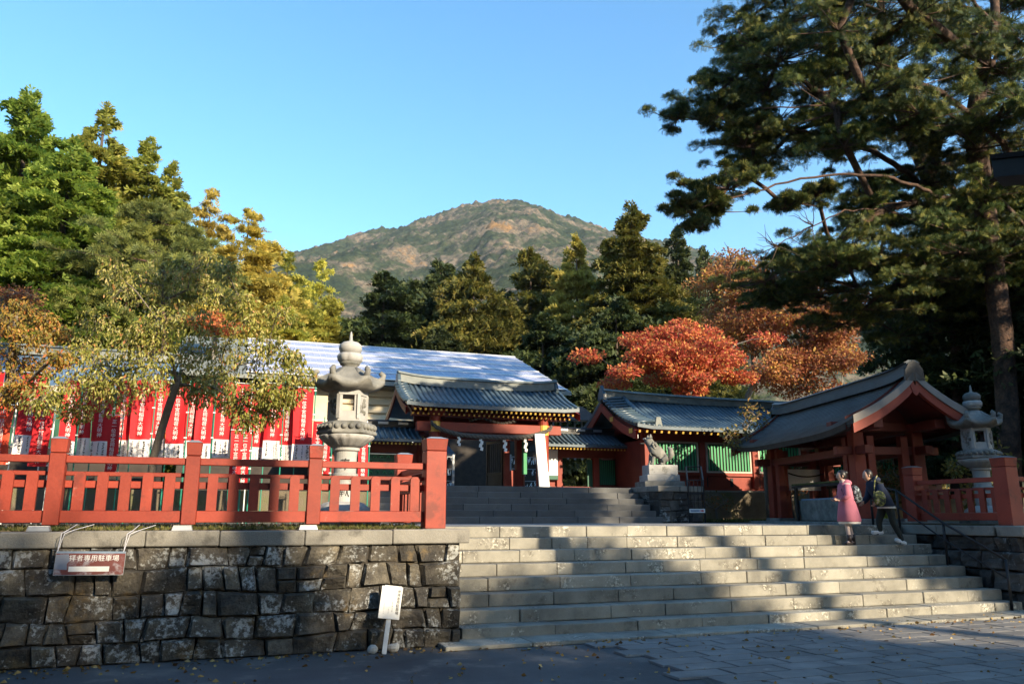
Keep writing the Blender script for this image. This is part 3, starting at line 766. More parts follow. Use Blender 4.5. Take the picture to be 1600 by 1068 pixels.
# descending verge ridge and the cross-laid verge tiles
pr = slope_profile(20.5, 4.24, 22.75, 5.32, .16)
MB().tube([(HX0 + .72, y, z + .1) for y, z in pr], .085, 10).build('verge_ridge', 'tile', h, smooth=True)
MB().taper(HX0 + .72, 20.5, 4.2, 4.5, .13, .06, .07, .05).build('verge_end_tile', 'tile_ridge', h, bevel=.01)
vm = MB().tube([(HX0 - .12, 0, -.02), (HX0 + .6, 0, .05)], .05, 8).mesh('verge_tile'); vm.shade_smooth(); vm.materials.append(MATS['tile'])
for i in range(13):
    f = i / 13; j = f * (len(pr) - 1); a = int(j); q = j - a
    link('verge_tile', vm, None, h, (0, pr[a][0] * (1 - q) + pr[a + 1][0] * q, pr[a][1] * (1 - q) + pr[a + 1][1] * q + .09))
bargeboard(h, HX0 - .05, 20.46, 4.08, 22.75, 5.16, .16, .26, .06, 'red_old')
MB().prism([(21.3, 3.9), (22.75, 5.0), (24.2, 3.9)], 'x', 11.7, 11.76).build('gable_panel', 'red_dark', h)
for y, z in ((20.75, 4.02), (22.0, 4.5)): MB().box(HX0 - .07, HX0 - .05, y - .1, y + .1, z, z + .14).build('gable_fitting', 'gold', h)
rafters(h, HX0 + .1, HX1 - .2, 20.5, 4.06, 22.0, 4.66, .24, .07, .065)
MB().box(11.7, HX1 - .6, 21.32, 21.5, Z2 - .06, 4.2).build('wall', 'red_old', h)
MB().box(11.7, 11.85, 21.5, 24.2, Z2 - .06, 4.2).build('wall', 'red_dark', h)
MB().box(11.6, HX1 - .5, 21.16, 21.32, 3.88, 4.12).build('purlin', 'red_old', h, bevel=.01)
MB().box(11.72, HX1 - .6, 21.25, 21.32, 2.84, 2.93).build('waist_rail', 'red_old', h, bevel=.006)
MB().box(11.72, HX1 - .6, 21.24, 21.32, Z2 - .05, Z2 + .06).build('ground_sill', 'red_old', h, bevel=.006)
bars = MB().box(-.026, .026, -.03, 0, 0, .8).mesh('lattice_bar'); bars.materials.append(MATS['green_paint'])
x = 11.72; bay = 1.93
for b in range(6):
    px = 11.78 + b * bay
    MB().box(px - .1, px + .1, 21.2, 21.32, Z2 + .062, 3.87).build('post', 'red_old', h, bevel=.008)
    x0, x1 = px + .19, px + bay - .19
    wdw = MB().box(x0, x1, 21.27, 21.318, 2.99, 3.85).build('window', 'dark_wood', h)
    fr = MB().box(x0 - .05, x0, 21.23, 21.319, 2.94, 3.87).box(x1, x1 + .05, 21.23, 21.319, 2.94, 3.87).box(x0, x1, 21.23, 21.319, 2.94, 2.99).box(x0, x1, 21.23, 21.319, 3.82, 3.87)
    fr.build('window_frame', 'pale_frame', wdw)
    n = int((x1 - x0) / .105)
    for i in range(n): link('lattice_bar', bars, None, wdw, (x0 + (x1 - x0) * (i + .5) / n, 21.268, 3.005))
    for vx in (px + .62, ):
        MB().box(px + .14, px + .2, 21.3, 21.319, Z2 + .1, 2.8).build('vent_slot', 'ink', h)
        MB().box(vx + .4, vx + .5, 21.3, 21.319, Z2 + .12, 2.78).build('vent_slot', 'ink', h)
t = thing('floodlight', 'small white floodlight under the corner eave of the red hall', 'floodlight', (11.12, 20.72, 3.86))
MB().box(-.07, .07, -.06, 0, 0, .12).build('housing', 'white_paint', t, bevel=.01); MB().tube([(0, 0, .06), (.2, .5, .25)], .02, 6).build('bracket', 'grey_metal', t)

# ---------------------------------------------------------------- building with the solar roof behind the gate
s = thing('solar_roof_building', 'large building behind the gate with pale glinting roof panels', 'building', (0, 0, 0))
SX0, SX1 = -2.5, 13.2; E0, E1, T0, T1 = 30.2, 6.75, 37.0, 9.5
def on_slope(x, f): return (x + (0.0 - .9 * f if x > 13 else 0), E0 + (T0 - E0) * f, E1 + (T1 - E1) * f)
MB().add([on_slope(SX0, 0), (13.25, E0, E1), (13.2, T0, T1), on_slope(SX0, 1), (SX0, E0, E1 - .15), (13.25, E0, E1 - .15), (13.2, T0, T1 - .15), (SX0, T0, T1 - .15)], [(0, 1, 2, 3), (7, 6, 5, 4), (0, 4, 5, 1), (1, 5, 6, 2), (2, 6, 7, 3), (3, 7, 4, 0)]).build('roof', 'tile_ridge', s)
MB().add([(SX0, T0, T1), (13.2, T0, T1), (13.25, 43.8, E1), (SX0, 43.8, E1)], [(0, 1, 2, 3)]).build('roof', 'tile_ridge', s)
m, tt, N, L, B = _nodes('solar_cell')
pos = N.new('ShaderNodeNewGeometry').outputs['Position']
B.inputs['Base Color'].default_value = (.25, .28, .42, 1); B.inputs['Roughness'].default_value = .38; B.inputs['Specular IOR Level'].default_value = .8; B.inputs['Coat Weight'].default_value = .6; B.inputs['Coat Roughness'].default_value = .25  # sky glare put into the base colour, so the panels look pale
plain('solar_frame', (.68, .66, .68), rough=.4, metal=.4)
nr, nc = 6, 13
nrm = Vector((0, -(T1 - E1), T0 - E0)).normalized()
for r in range(nr):
    f0, f1 = .02 + r * .163, .02 + r * .163 + .157
    for c in range(nc):
        x0 = .2 + c * .99; x1 = x0 + .98
        if x1 > 13.1: continue
        pts = [(x0, f0), (x1, f0), (x1, f1), (x0, f1)]
        V = [Vector((x, E0 + (T0 - E0) * f, E1 + (T1 - E1) * f)) for x, f in pts]
        o = MB().add([p + nrm * .01 for p in V] + [p + nrm * .06 for p in V], [(3, 2, 1, 0), (4, 5, 6, 7), (0, 1, 5, 4), (1, 2, 6, 5), (2, 3, 7, 6), (3, 0, 4, 7)]).build('solar_panel', 'solar_cell', s)
        g2 = MB()
        for i in range(5):
            a = V[0].lerp(V[1], i / 4) + nrm * .063; b = V[3].lerp(V[2], i / 4) + nrm * .063; g2.bar(a, b, .012, .006, nrm)
        for i in range(5):
            a = V[0].lerp(V[3], i / 4) + nrm * .063; b = V[1].lerp(V[2], i / 4) + nrm * .063; g2.bar(a, b, .03 if i in (0, 4) else .012, .008, nrm)
        g2.build('panel_grid', 'solar_frame', o)
for r in range(nr + 1):
    f = .0165 + r * .163
    c_ = Vector((0, E0 + (T0 - E0) * f, E1 + (T1 - E1) * f)) + nrm * .075
    MB().bar((.15, c_.y, c_.z), (13.1, c_.y, c_.z), .13, .02, nrm).build('panel_rail', 'white_paint', s)
MB().box(SX0 + .5, 12.9, 31.2, 43, Z2 - .2, 6.7).build('wall', 'dark_wood', s)
MB().box(1.5, 7.4, 31.1, 31.19, 4.2, 6.7).build('wall_boarding', 'cream', s)
for i in range(7): MB().box(3.4, 7.4, 31.0, 31.2, 4.3 + i * .33, 4.3 + i * .33 + .24).build('louvre', 'cream', s, bevel=.01)
MB().prism([(29.4, 3.95), (31.19, 4.6), (31.19, 4.5), (29.4, 3.88)], 'x', 2.0, 8.0).build('lower_roof', 'tile', s)
for i in range(4): MB().box(3.8, 7.6, 29.28, 29.34, 3.95 + i * .17, 4.0 + i * .17).build('rail', 'white_paint', s)
for i in range(2): MB().box(3.85 + i * 2.4, 3.93 + i * 2.4, 29.28, 29.35, 3.6, 4.75).build('rail_post', 'white_paint', s)
MB().prism([(29.5, 5.5), (31.19, 6.3), (31.19, 6.2), (29.5, 5.42)], 'x', 12.2, 14.2).build('side_canopy', 'dark_wood', s)
for i in range(5): MB().box(12.3 + i * .32, 12.36 + i * .32, 30.0, 30.06, 3.9, 5.6).build('side_rail', 'grey_metal', s)

# ---------------------------------------------------------------- low building behind the banners
b = thing('blue_roof_building', 'low building with blue-grey metal roof behind the banners', 'building', (0, 0, 0))
tile_roof(b, -14, -1.6, 20.6, 4.62, 23.2, 5.75, sag=.02, pitch=.3, rad=.03, thick=.12, rowmat='metal_roof')
ridge(b, -14, -1.6, 23.2, 5.74, .28, .16, 0)
MB().box(-13.6, -2.0, 21.3, 25.2, Z2 - .25, 4.75).build('wall', 'dark_wood', b)
MB().box(-14, -1.6, 20.56, 20.66, 4.44, 4.58).build('gutter', 'cream', b)
for i in range(20): MB().box(-13.5 + i * .6, -13.4 + i * .6, 20.7, 21.3, 4.5, 4.6).build('rafter', 'white_paint', b)
MB().box(-13.6, -2, 21.25, 21.3, 3.2, 4.2).build('shutter', 'green_dark', b)
# ---------------------------------------------------------------- water pavilion
p = thing('water_pavilion', 'open red-pillared water pavilion with curved dark shingle roof', 'pavilion', (13.0, 14.0, Z1), -math.atan2(.22, .975))
PW, PL = 1.4, 4.2          # local x: across, local y: away from the stairs; ridge along y
HWD = 1.44; cx = PW / 2; V0, V1 = -1.29, PL + 1.0
EZ, RZ = 3.44 - Z1, 4.46 - Z1
def roof_h(q):             # q 0 ridge .. 1 eave
    return RZ - (RZ - EZ) * (q ** .8 * .55 + q * .45) + .0
def roof_pt(s, q, y, dz=0):
    e = abs(2 * (y - V0) / (V1 - V0) - 1)
    lift = .19 * e ** 4 * q + .10 * e ** 8 * (1 - q)
    return (cx + s * (HWD * q + .02), y, roof_h(q) - .06 * math.sin(math.pi * q) + lift + dz)
NY = 15
ys = [V0 + (V1 - V0) * i / (NY - 1) for i in range(NY)]
for s_ in (-1, 1):
    K = 24
    for k in range(K):     # shingle courses, each lapping over the one below
        q0, q1 = k / K + .02, (k + 1) / K + .02
        mb = MB()
        a = [roof_pt(s_, q0, y, .012) for y in ys]; b2 = [roof_pt(s_, min(q1, 1.0), y, .03) for y in ys]; c2 = [roof_pt(s_, min(q1, 1.0), y, -.03) for y in ys]
        mb.grid([a, b2, c2]); mb.build('shingle_course', 'shingle', p)
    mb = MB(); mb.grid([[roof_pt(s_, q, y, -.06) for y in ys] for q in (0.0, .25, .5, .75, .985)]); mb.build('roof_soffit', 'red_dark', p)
    # thick eave edge
    mb = MB(); A = [roof_pt(s_, 1.0, y, .02) for y in ys]; Bq = [(x - s_ * .03, y, z - .17) for x, y, z in A]; Cq = [(x - s_ * .22, y, z + .03) for x, y, z in Bq]
    mb.grid([A, Bq, Cq]); mb.build('eave_edge', 'dark_wood', p)
    # gable edges: pale shingle edge above the red bargeboard
    for yy, d in ((V0, -1), (V1, 1)):
        qs = [i / 10 for i in range(11)]
        top = [roof_pt(s_, q, yy, .035) for q in qs]; mid = [(x, y, z - .17) for x, y, z in top]; low = [(x, y, z - .2) for x, y, z in mid]
        MB().grid([[(x, y + d * .03, z) for x, y, z in top], [(x, y + d * .03, z) for x, y, z in mid], [(x, y - d * .3, z) for x, y, z in mid]]).build('verge_edge', 'verge_board', p)
        MB().grid([[(x, y, z) for x, y, z in mid], [(x, y, z) for x, y, z in low], [(x, y - d * .1, z) for x, y, z in low], [(x, y - d * .1, z) for x, y, z in mid]]).build('bargeboard', 'red_old', p)
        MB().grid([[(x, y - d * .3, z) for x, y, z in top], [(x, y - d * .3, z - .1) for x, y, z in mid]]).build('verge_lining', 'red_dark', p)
mb = MB(); rows = []
prof = [(-.2, -.06), (-.2, .1), (-.13, .12), (-.13, .22), (-.19, .22), (-.08, .28), (.08, .28), (.19, .22), (.13, .22), (.13, .12), (.2, .1), (.2, -.06)]
for y in [V0 + .02 + (V1 - V0 - .04) * i / 14 for i in range(15)]:
    z = roof_pt(1, 0, y)[2] + .02; rows.append([(cx + a, y, z + c) for a, c in prof])
mb.grid(rows); mb.f += [tuple(range(12)), tuple(range(14 * 12, 15 * 12))]; mb.build('ridge', 'shingle', p)
for yy in (V0 - .03, V1 - .03):
    MB().prism([(-.22, -.14), (.22, -.14), (.2, .1), (.11, .24), (0, .3), (-.11, .24), (-.2, .1)], 'y', yy, yy + .06).build('ridge_end_tile', 'black_lacquer', p, loc=(cx, 0, RZ + .08))
    MB().prism([(-.12, 0), (.12, 0), (.06, -.18), (0, -.24), (-.06, -.18)], 'y', yy + .02, yy + .06).build('gable_pendant', 'red_old', p, loc=(cx, 0, RZ - .14))
# pillar clusters, tie beams
for (x, sx) in ((0, 1), (PW, -1)):
    for (y, sy) in ((0, 1), (PL, -1)):
        MB().taper(x, y, .12, 2.0, .15, .15, .125, .125).build('pillar', 'red_old', p, bevel=.012)
        for ax, ay in ((sx * .3, 0), (0, sy * .36)):
            MB().taper(x + ax, y + ay, .12, 1.92, .1, .1, .085, .085).build('side_pillar', 'red_old', p, bevel=.01)
        MB().box(x - .22 - (.36 if sx < 0 else 0), x + .22 + (.36 if sx > 0 else 0), y - .22 - (.36 if sy < 0 else 0), y + .22 + (.36 if sy > 0 else 0), 0, .12).build('pillar_base', 'granite_dark', p, bevel=.015)
        MB().taper(x, y, 2.0, 2.16, .13, .13, .26, .26).build('bracket', 'red_old', p)
for x in (0, PW):
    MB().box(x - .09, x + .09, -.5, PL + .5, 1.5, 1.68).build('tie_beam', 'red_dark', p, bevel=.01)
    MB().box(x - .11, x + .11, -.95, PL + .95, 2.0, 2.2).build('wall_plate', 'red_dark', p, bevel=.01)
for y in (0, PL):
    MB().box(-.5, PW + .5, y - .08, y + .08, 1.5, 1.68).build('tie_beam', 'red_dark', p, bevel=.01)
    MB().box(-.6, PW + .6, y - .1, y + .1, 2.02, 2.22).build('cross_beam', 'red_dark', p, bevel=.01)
    MB().prism([(0.1, 2.2), (PW - .1, 2.2), (cx, 2.95)], 'y', y - .04, y + .04).build('gable_panel', 'red_dark', p)
MB().box(-.7, PW + .7, -.7, PL + .7, -.03, .045).build('floor_slab', 'granite_dark', p, bevel=.01)
MB().box(.35, PW + .1, PL - .1, PL - .06, .85, 1.42).build('hanging_cloth', 'banner_white', p)
MB().tube([(PW - 1.05 + .13 * i, PL - .12, 1.22 + .015 * (i - 4) ** 2 * .4) for i in range(9)], .02, 6).build('cloth_rope', 'dark_wood', p)

t = thing('water_basin', 'long stone water basin with mossy wooden cover inside the pavilion', 'basin', (14.0, 15.9, Z1 + .045), -math.atan2(.22, .975)); t.scale = (.78, 1, 1)
mb = MB(); mb.taper(0, 0, 0, .52, .5, 1.15, .54, 1.2); mb.build('trough', 'granite_dark', t, bevel=.03)
MB().box(-.46, .46, -1.1, 1.1, .521, .56).build('water', 'sign_blue', t)
for sx in (-1, 1): MB().bar((sx * .62, -1.25, .86), (sx * .62, 1.25, .86), .1, .06).build('cover_rail', 'dark_wood', t)
for yy in (-1.1, 1.1):
    for sx in (-1, 1): MB().box(sx * .6 - .04, sx * .6 + .04, yy - .04, yy + .04, 0, .84).build('cover_post', 'dark_wood', t)
plain('moss_board', (.11, .12, .04), rough=.95, fine=.4)
for i in range(9): MB().box(-.66, .66, -1.25 + i * .28, -1.25 + i * .28 + .26, .9, .94).build('cover_board', 'moss_board', t, bevel=.006)

# ---------------------------------------------------------------- stone lanterns
def lantern(name, label, loc, rz, sc_=1.0, text=True, dark=False):
    t = thing(name, label, 'stone lantern', loc, rz, 'stone lanterns flanking the stairs'); t.scale = (sc_ * .9, sc_ * .9, sc_)
    H6 = R(30)
    MB().lathe([(.62, 0), (.62, .16), (.56, .2)], 6, rot=H6).build('plinth', 'granite_dark', t, bevel=.012)
    def petal(r, z, a, i): return (r * (1 + .05 * abs(math.sin(a * 6))) if i in (1, 2, 3) else r, z)
    MB().lathe([(.4, .2), (.46, .24), (.44, .34), (.33, .42), (.26, .44)], 48, mod=petal).build('lotus_base', 'granite', t, smooth=True)
    MB().lathe([(.2, .43), (.205, .5), (.195, .72), (.19, .78), (.225, .79), (.225, .86), (.19, .87), (.19, 1.1), (.2, 1.2), (.235, 1.22), (.24, 1.27)], 32).build('shaft', 'granite', t, smooth=False)
    def lotus(r, z, a, i): return (r * (1 + .055 * abs(math.sin(a * 9))) if 0 < i < 4 else r, z)
    MB().lathe([(.24, 1.26), (.30, 1.3), (.40, 1.37), (.46, 1.43), (.46, 1.45)], 72, mod=lotus).build('lotus_collar', 'granite', t, smooth=True)
    pl = MB(); pl.lathe([(.47, 1.45), (.52, 1.47), (.52, 1.5), (.5, 1.52), (.5, 1.62), (.4, 1.66)], 6, rot=H6); pl.build('platform', 'granite_dark', t, bevel=.006)
    kn = MB()
    for f in range(6):
        a = R(60 * f); n = Vector((math.cos(a), math.sin(a), 0)); u = Vector((-n.y, n.x, 0))
        for i in (-1.5, -.5, .5, 1.5):
            c_ = n * .435 + u * i * .12 + Vector((0, 0, 1.57)); kn.ball(c_, .05, .05, .045, 8, 5)
    tag(kn.build('carved_waves', 'granite_dark', t, smooth=True), kind='stuff')
    # fire box: six corner posts, head and sill rings, panels with two open windows
    Rr = .34; z0, z1 = 1.66, 2.14
    fb = MB()
    fb.lathe([(Rr, z0), (Rr, z0 + .05), (Rr * .6, z0 + .051)], 6, rot=H6); fb.lathe([(Rr * .6, z1 - .07), (Rr, z1 - .07), (Rr, z1), (Rr * .9, z1 + .01)], 6, rot=H6)
    for f in range(6):
        a = H6 + R(60 * f); fb.bar((Rr * .94 * math.cos(a), Rr * .94 * math.sin(a), z0 + .04), (Rr * .94 * math.cos(a), Rr * .94 * math.sin(a), z1 - .06), .06, .06, (math.cos(a), math.sin(a), 0))
    fb.build('fire_box', 'granite', t)
    for f in range(6):
        a = R(60 * f); n = Vector((math.cos(a), math.sin(a), 0)); u = Vector((-n.y, n.x, 0)); ap = Rr * .866 - .03
        if f in (1, 4):      # open windows
            mb = MB(); q = Vector((0, 0, 1))
            mb.bar(n * ap + u * .12 + q * (z0 + .05), n * ap + u * .12 + q * (z1 - .07), .04, .04, n); mb.bar(n * ap - u * .12 + q * (z0 + .05), n * ap - u * .12 + q * (z1 - .07), .04, .04, n)
            mb.bar(n * ap - u * .1 + q * (z0 + .1), n * ap + u * .1 + q * (z0 + .1), .04, .12, q)
            mb.build('window', 'granite', t)
        else:
            mb = MB(); mb.bar(n * ap + Vector((0, 0, z0 + .05)), n * ap + Vector((0, 0, z1 - .07)), .29, .03, n); mb.build('panel', 'granite', t)
            cr = MB()
            rr = random.Random(f)
            for _ in range(9):
                c_ = n * (ap + .02) + u * rr.uniform(-.09, .09) + Vector((0, 0, rr.uniform(z0 + .12, z1 - .13))); cr.ball(c_, .03, .03, .04, 6, 4)
            tag(cr.build('panel_relief', 'granite_dark', t, smooth=True), kind='stuff')
    # roof with upturned corners
    def roofm(r, z, a, i):
        k = abs(math.cos(3 * (a - H6)));  k6 = max(0, math.cos(6 * (a - H6) / 2)) if False else abs(math.cos(3 * (a - H6)))
        sgn = (math.cos(6 * (a - H6)) + 1) / 2
        e = [0, .2, 1, 1, .55, .2, 0, 0][i]
        return (r * (1 + .16 * e * sgn ** 2 - .05 * e * (1 - sgn)), z + .10 * e * sgn ** 3)
    MB().lathe([(.3, 2.14), (.36, 2.14), (.54, 2.19), (.545, 2.25), (.42, 2.32), (.3, 2.42), (.2, 2.52), (.15, 2.54)], 60, mod=roofm).build('roof', 'granite_dark', t, smooth=True)
    for f in range(6):
        a = H6 + R(60 * f); c_, s_ = math.cos(a), math.sin(a)
        pts = [(.2, 2.49), (.31, 2.41), (.43, 2.35), (.52, 2.33), (.585, 2.37), (.6, 2.43), (.56, 2.46), (.53, 2.43)]
        MB().tube([(r * c_, r * s_, z) for r, z in pts], [.035, .045, .05, .055, .055, .05, .045, .03], 8).build('corner_scroll', 'granite_dark', t, smooth=True)
    MB().lathe([(.15, 2.52), (.13, 2.56), (.17, 2.58), (.19, 2.62)], 24).build('finial_neck', 'granite_dark', t, smooth=True)
    def lot2(r, z, a, i): return (r * (1 + .08 * abs(math.sin(a * 4))), z)
    MB().lathe([(.15, 2.61), (.2, 2.64), (.215, 2.71), (.19, 2.76)], 48, mod=lot2).build('finial_lotus', 'granite', t, smooth=True)
    MB().lathe([(.12, 2.75), (.18, 2.78), (.205, 2.84), (.195, 2.9), (.14, 2.945), (.06, 2.965), (.03, 2.98), (.024, 3.08), (.008, 3.13)], 24).build('finial_jewel', 'granite_dark' if dark else 'granite', t, smooth=True)
    if text:
        for ch, z in (('奉', .99), ('献', .58)):
            o = link('inscription', text_mesh(ch, .19), 'ink', t, (-.0, 0, z)); 
            a = -H6 * 0 + TX_A - rz; o.location = (.2 * math.cos(a), .2 * math.sin(a), z); o.rotation_euler = (R(90), 0, a + R(90))
    return t
TX_A = R(-97)
lantern('stone_lantern', 'tall granite lantern with sunlit jewel finial behind the long fence by the banners', (1.6, 12.3, 1.40), R(24), .985)
lantern('stone_lantern', 'granite lantern in the shade of the pines beside the water pavilion', (14.6, 12.3, 1.42), R(-5), .93, text=False, dark=True)
# ---------------------------------------------------------------- guardian dog
k = thing('guardian_dog', 'stone guardian dog statue on a stepped pale pedestal beside the upper stairs', 'statue', (11.4, 19.9, Z2 + .01), R(-12))
MB().box(-.58, .58, -.5, .5, -.02, .16).build('pedestal', 'granite_dark', k, bevel=.012)
MB().box(-.47, .47, -.4, .4, .161, .34).build('pedestal', 'granite', k, bevel=.012)
MB().box(-.4, .44, -.33, .33, .341, .62).build('pedestal', 'granite', k, bevel=.012)
o = link('inscription', text_mesh('奉', .17), 'granite_dark', k, (.05, -.335, .48), (R(90), 0, 0))
P_ = [(.22, 0, .80), (.1, 0, .92), (-.08, 0, 1.03), (-.2, 0, 1.18), (-.28, 0, 1.32), (-.4, 0, 1.30),      # haunch..head..muzzle
      (-.18, .11, .95), (-.21, .12, .78), (-.22, .12, .66), (-.29, .12, .645), (-.18, -.11, .95), (-.21, -.12, .78), (-.22, -.12, .66), (-.29, -.12, .645),
      (.16, .15, .78), (.05, .17, .76), (.1, .17, .66), (-.02, .17, .645), (.16, -.15, .78), (.05, -.17, .76), (.1, -.17, .66), (-.02, -.17, .645)]
E_ = [(0, 1), (1, 2), (2, 3), (3, 4), (4, 5), (2, 6), (6, 7), (7, 8), (8, 9), (2, 10), (10, 11), (11, 12), (12, 13), (0, 14), (14, 15), (15, 16), (16, 17), (0, 18), (18, 19), (19, 20), (20, 21)]
R_ = [.15, .155, .17, .14, .15, .095, .07, .055, .055, .05, .07, .055, .055, .05, .1, .085, .05, .045, .1, .085, .05, .045]
link('body', skin_mesh('body', P_, E_, R_, 2), 'granite_dark', k)
mn = MB(); rr = random.Random(4)
for i in range(70):
    a = rr.uniform(0, 2 * math.pi); q = rr.uniform(0, 1)
    c_ = (-.16 + .05 * rr.uniform(-1, 1) + .09 * q - .02, .155 * math.cos(a) * (1 - .2 * q), 1.2 + .155 * math.sin(a) - q * .16); mn.ball(c_, .042, .042, .042, 7, 5)
tag(mn.build('mane', 'granite_dark', k, smooth=True), kind='stuff')
tl = MB(); tl.tube([(.3, 0, .78), (.38, 0, .92), (.36, 0, 1.08), (.28, 0, 1.14)], [.05, .085, .08, .03], 10); tl.build('tail', 'granite_dark', k, smooth=True)
for sy in (-1, 1):
    MB().taper(-.25, sy * .13, 1.38, 1.49, .05, .02, .015, .01).build('ear', 'granite_dark', k, bevel=.006)
    MB().ball((-.4, sy * .07, 1.37), .025, .03, .025, 8, 5).build('eye', 'granite', k, smooth=True)
MB().box(-.53, -.42, -.07, .07, 1.22, 1.25).build('mouth', 'ink', k)

t = thing('handrail', 'black metal stair railing with a small printed sign at the foot of the upper stairs', 'handrail', (11.5, 18.2, Z1), R(-30))
for x in (-.2, .2):
    MB().tube([(x, 0, 0), (x, 0, .95), (x, .06, 1.1), (x, .9, 1.5)], .022, 6).build('rail', 'dark_metal', t)
    MB().tube([(x, .9, .6), (x, .9, 1.5)], .02, 6).build('post', 'dark_metal', t)
for z, y in ((1.1, .06), (1.5, .9), (.3, 0), (.75, 0)): MB().tube([(-.2, y, z), (.2, y, z)], .016, 6).build('cross_bar', 'dark_metal', t)
for i in range(4): MB().tube([(-.15 + .1 * i, .02, .3), (-.15 + .1 * i, .02, .95), (-.15 + .1 * i, .06, 1.1)], .009, 5).build('bar', 'dark_metal', t)
t = thing('small_sign', 'small white sign with a red arrow hung on the black stair railing', 'sign', (11.46, 18.12, Z1 + .26), R(-30))
MB().box(-.2, .2, -.012, 0, 0, .1).build('plate', 'white_paint', t)
MB().box(-.17, .06, -.016, -.013, .03, .07).build('printed_line', 'sign_blue', t); MB().prism([(.08, .035), (.13, .035), (.13, .02), (.18, .05), (.13, .08), (.13, .065), (.08, .065)], 'y', -.016, -.013).build('arrow', 'sign_red', t)

# ---------------------------------------------------------------- signs at the retaining wall
t = thing('parking_sign', 'weathered maroon parking sign hung by cords on the stone wall', 'sign', (-1.45, 10.14, .985), 0); t.rotation_euler = (R(-5), R(.9), 0); t.scale = (.74, .74, .74)
MB().box(-.47, .47, -.008, .008, 0, .31).build('plate', 'sign_maroon', t)
MB().box(-.47, .47, -.010, .010, .311, .34).build('top_edge', 'sign_blue', t)
for a in ((-.475, -.47, 0, .34), (.47, .475, 0, .34)): MB().box(a[0], a[1], -.01, .01, a[2], a[3]).build('edge', 'grey_metal', t)
MB().box(-.475, .475, -.01, .01, -.008, -.001).build('edge', 'grey_metal', t)
MB().box(-.28, .27, -.0105, -.0085, .045, .12).build('white_patch', 'white_paint', t)
link('lettering', text_mesh('参拝者専用駐車場', .098, depth=.002), 'white_paint', t, (.0, -.0105, .235), (R(90), 0, 0))
plain('sign_wear', (.2, .22, .27), rough=.7)
MB().add([(-.469, -.0117, .08), (-.30, -.0117, .07), (-.31, -.0117, .16), (-.28, -.0117, .2), (-.3, -.0117, .3), (-.469, -.0117, .29)], [(0, 1, 2, 3, 4, 5)]).build('worn_patch', 'sign_wear', t)
for x in (-.46, .44):
    MB().tube([(x, -.012, .33), (x + .02, -.02, .6), (x + .08, .1, .66), (x + .12, .55, .78)], .006, 5).build('cord', 'cord_white', t)
    MB().tube([(x, -.012, .33), (x + .06, -.02, .6), (x + .16, .1, .66), (x + .36, .55, .78)], .006, 5).build('cord', 'cord_white', t)
t = thing('leaning_sign', 'white paper notice on a tilted stake in front of the stone wall', 'sign', (1.86, 9.98, 0)); t.rotation_euler = (R(-7), R(7), R(-4))
MB().box(-.028, .028, -.012, .012, 0, .5).build('stake', 'white_paint', t, bevel=.003)
MB().box(-.135, .125, -.028, -.013, .40, .78).build('board', 'white_paint', t, bevel=.003)
MB().box(-.1, .11, -.0285, -.0275, .775, .79).build('paper_edge', 'paper_white', t)
link('lettering', text_mesh('\n'.join('参拝者用駐車場'), .042, 1.0, .001), 'ink', t, (.085, -.031, .6), (R(90), 0, 0))
for cx_, zz, n_ in ((.02, .58, 7), (-.02, .55, 4), (-.08, .55, 6)):
    mb = MB(); rr = random.Random(int(cx_ * 1000))
    for i in range(n_ * 3):
        z_ = zz + .1 - i * .2 / (n_ * 3); mb.bar((cx_ + rr.uniform(-.006, .002), -.0305, z_), (cx_ + rr.uniform(0, .008), -.0305, z_ + rr.uniform(-.004, .004)), .001, .0035)
    tag(mb.build('small_print', 'ink', t), kind='stuff')
for dx, dy, s_ in ((-.13, .06, .07), (.13, .08, .075)):
    mb = MB(); mb.ball((0, 0, s_ * .7), s_, s_ * .8, s_ * .75, 9, 6)
    mb.v = [tuple(Vector(v) * (1 + .25 * mnoise.noise(Vector(v) * 14 + Vector((dx * 50, 0, 0))))) for v in mb.v]
    tag(mb.build('stone', 'stone_pale', None, loc=(1.86 + dx, 9.98 + dy, 0)), 'round stone holding the foot of the tilted notice stake', 'stone', 'stones at the notice stake')

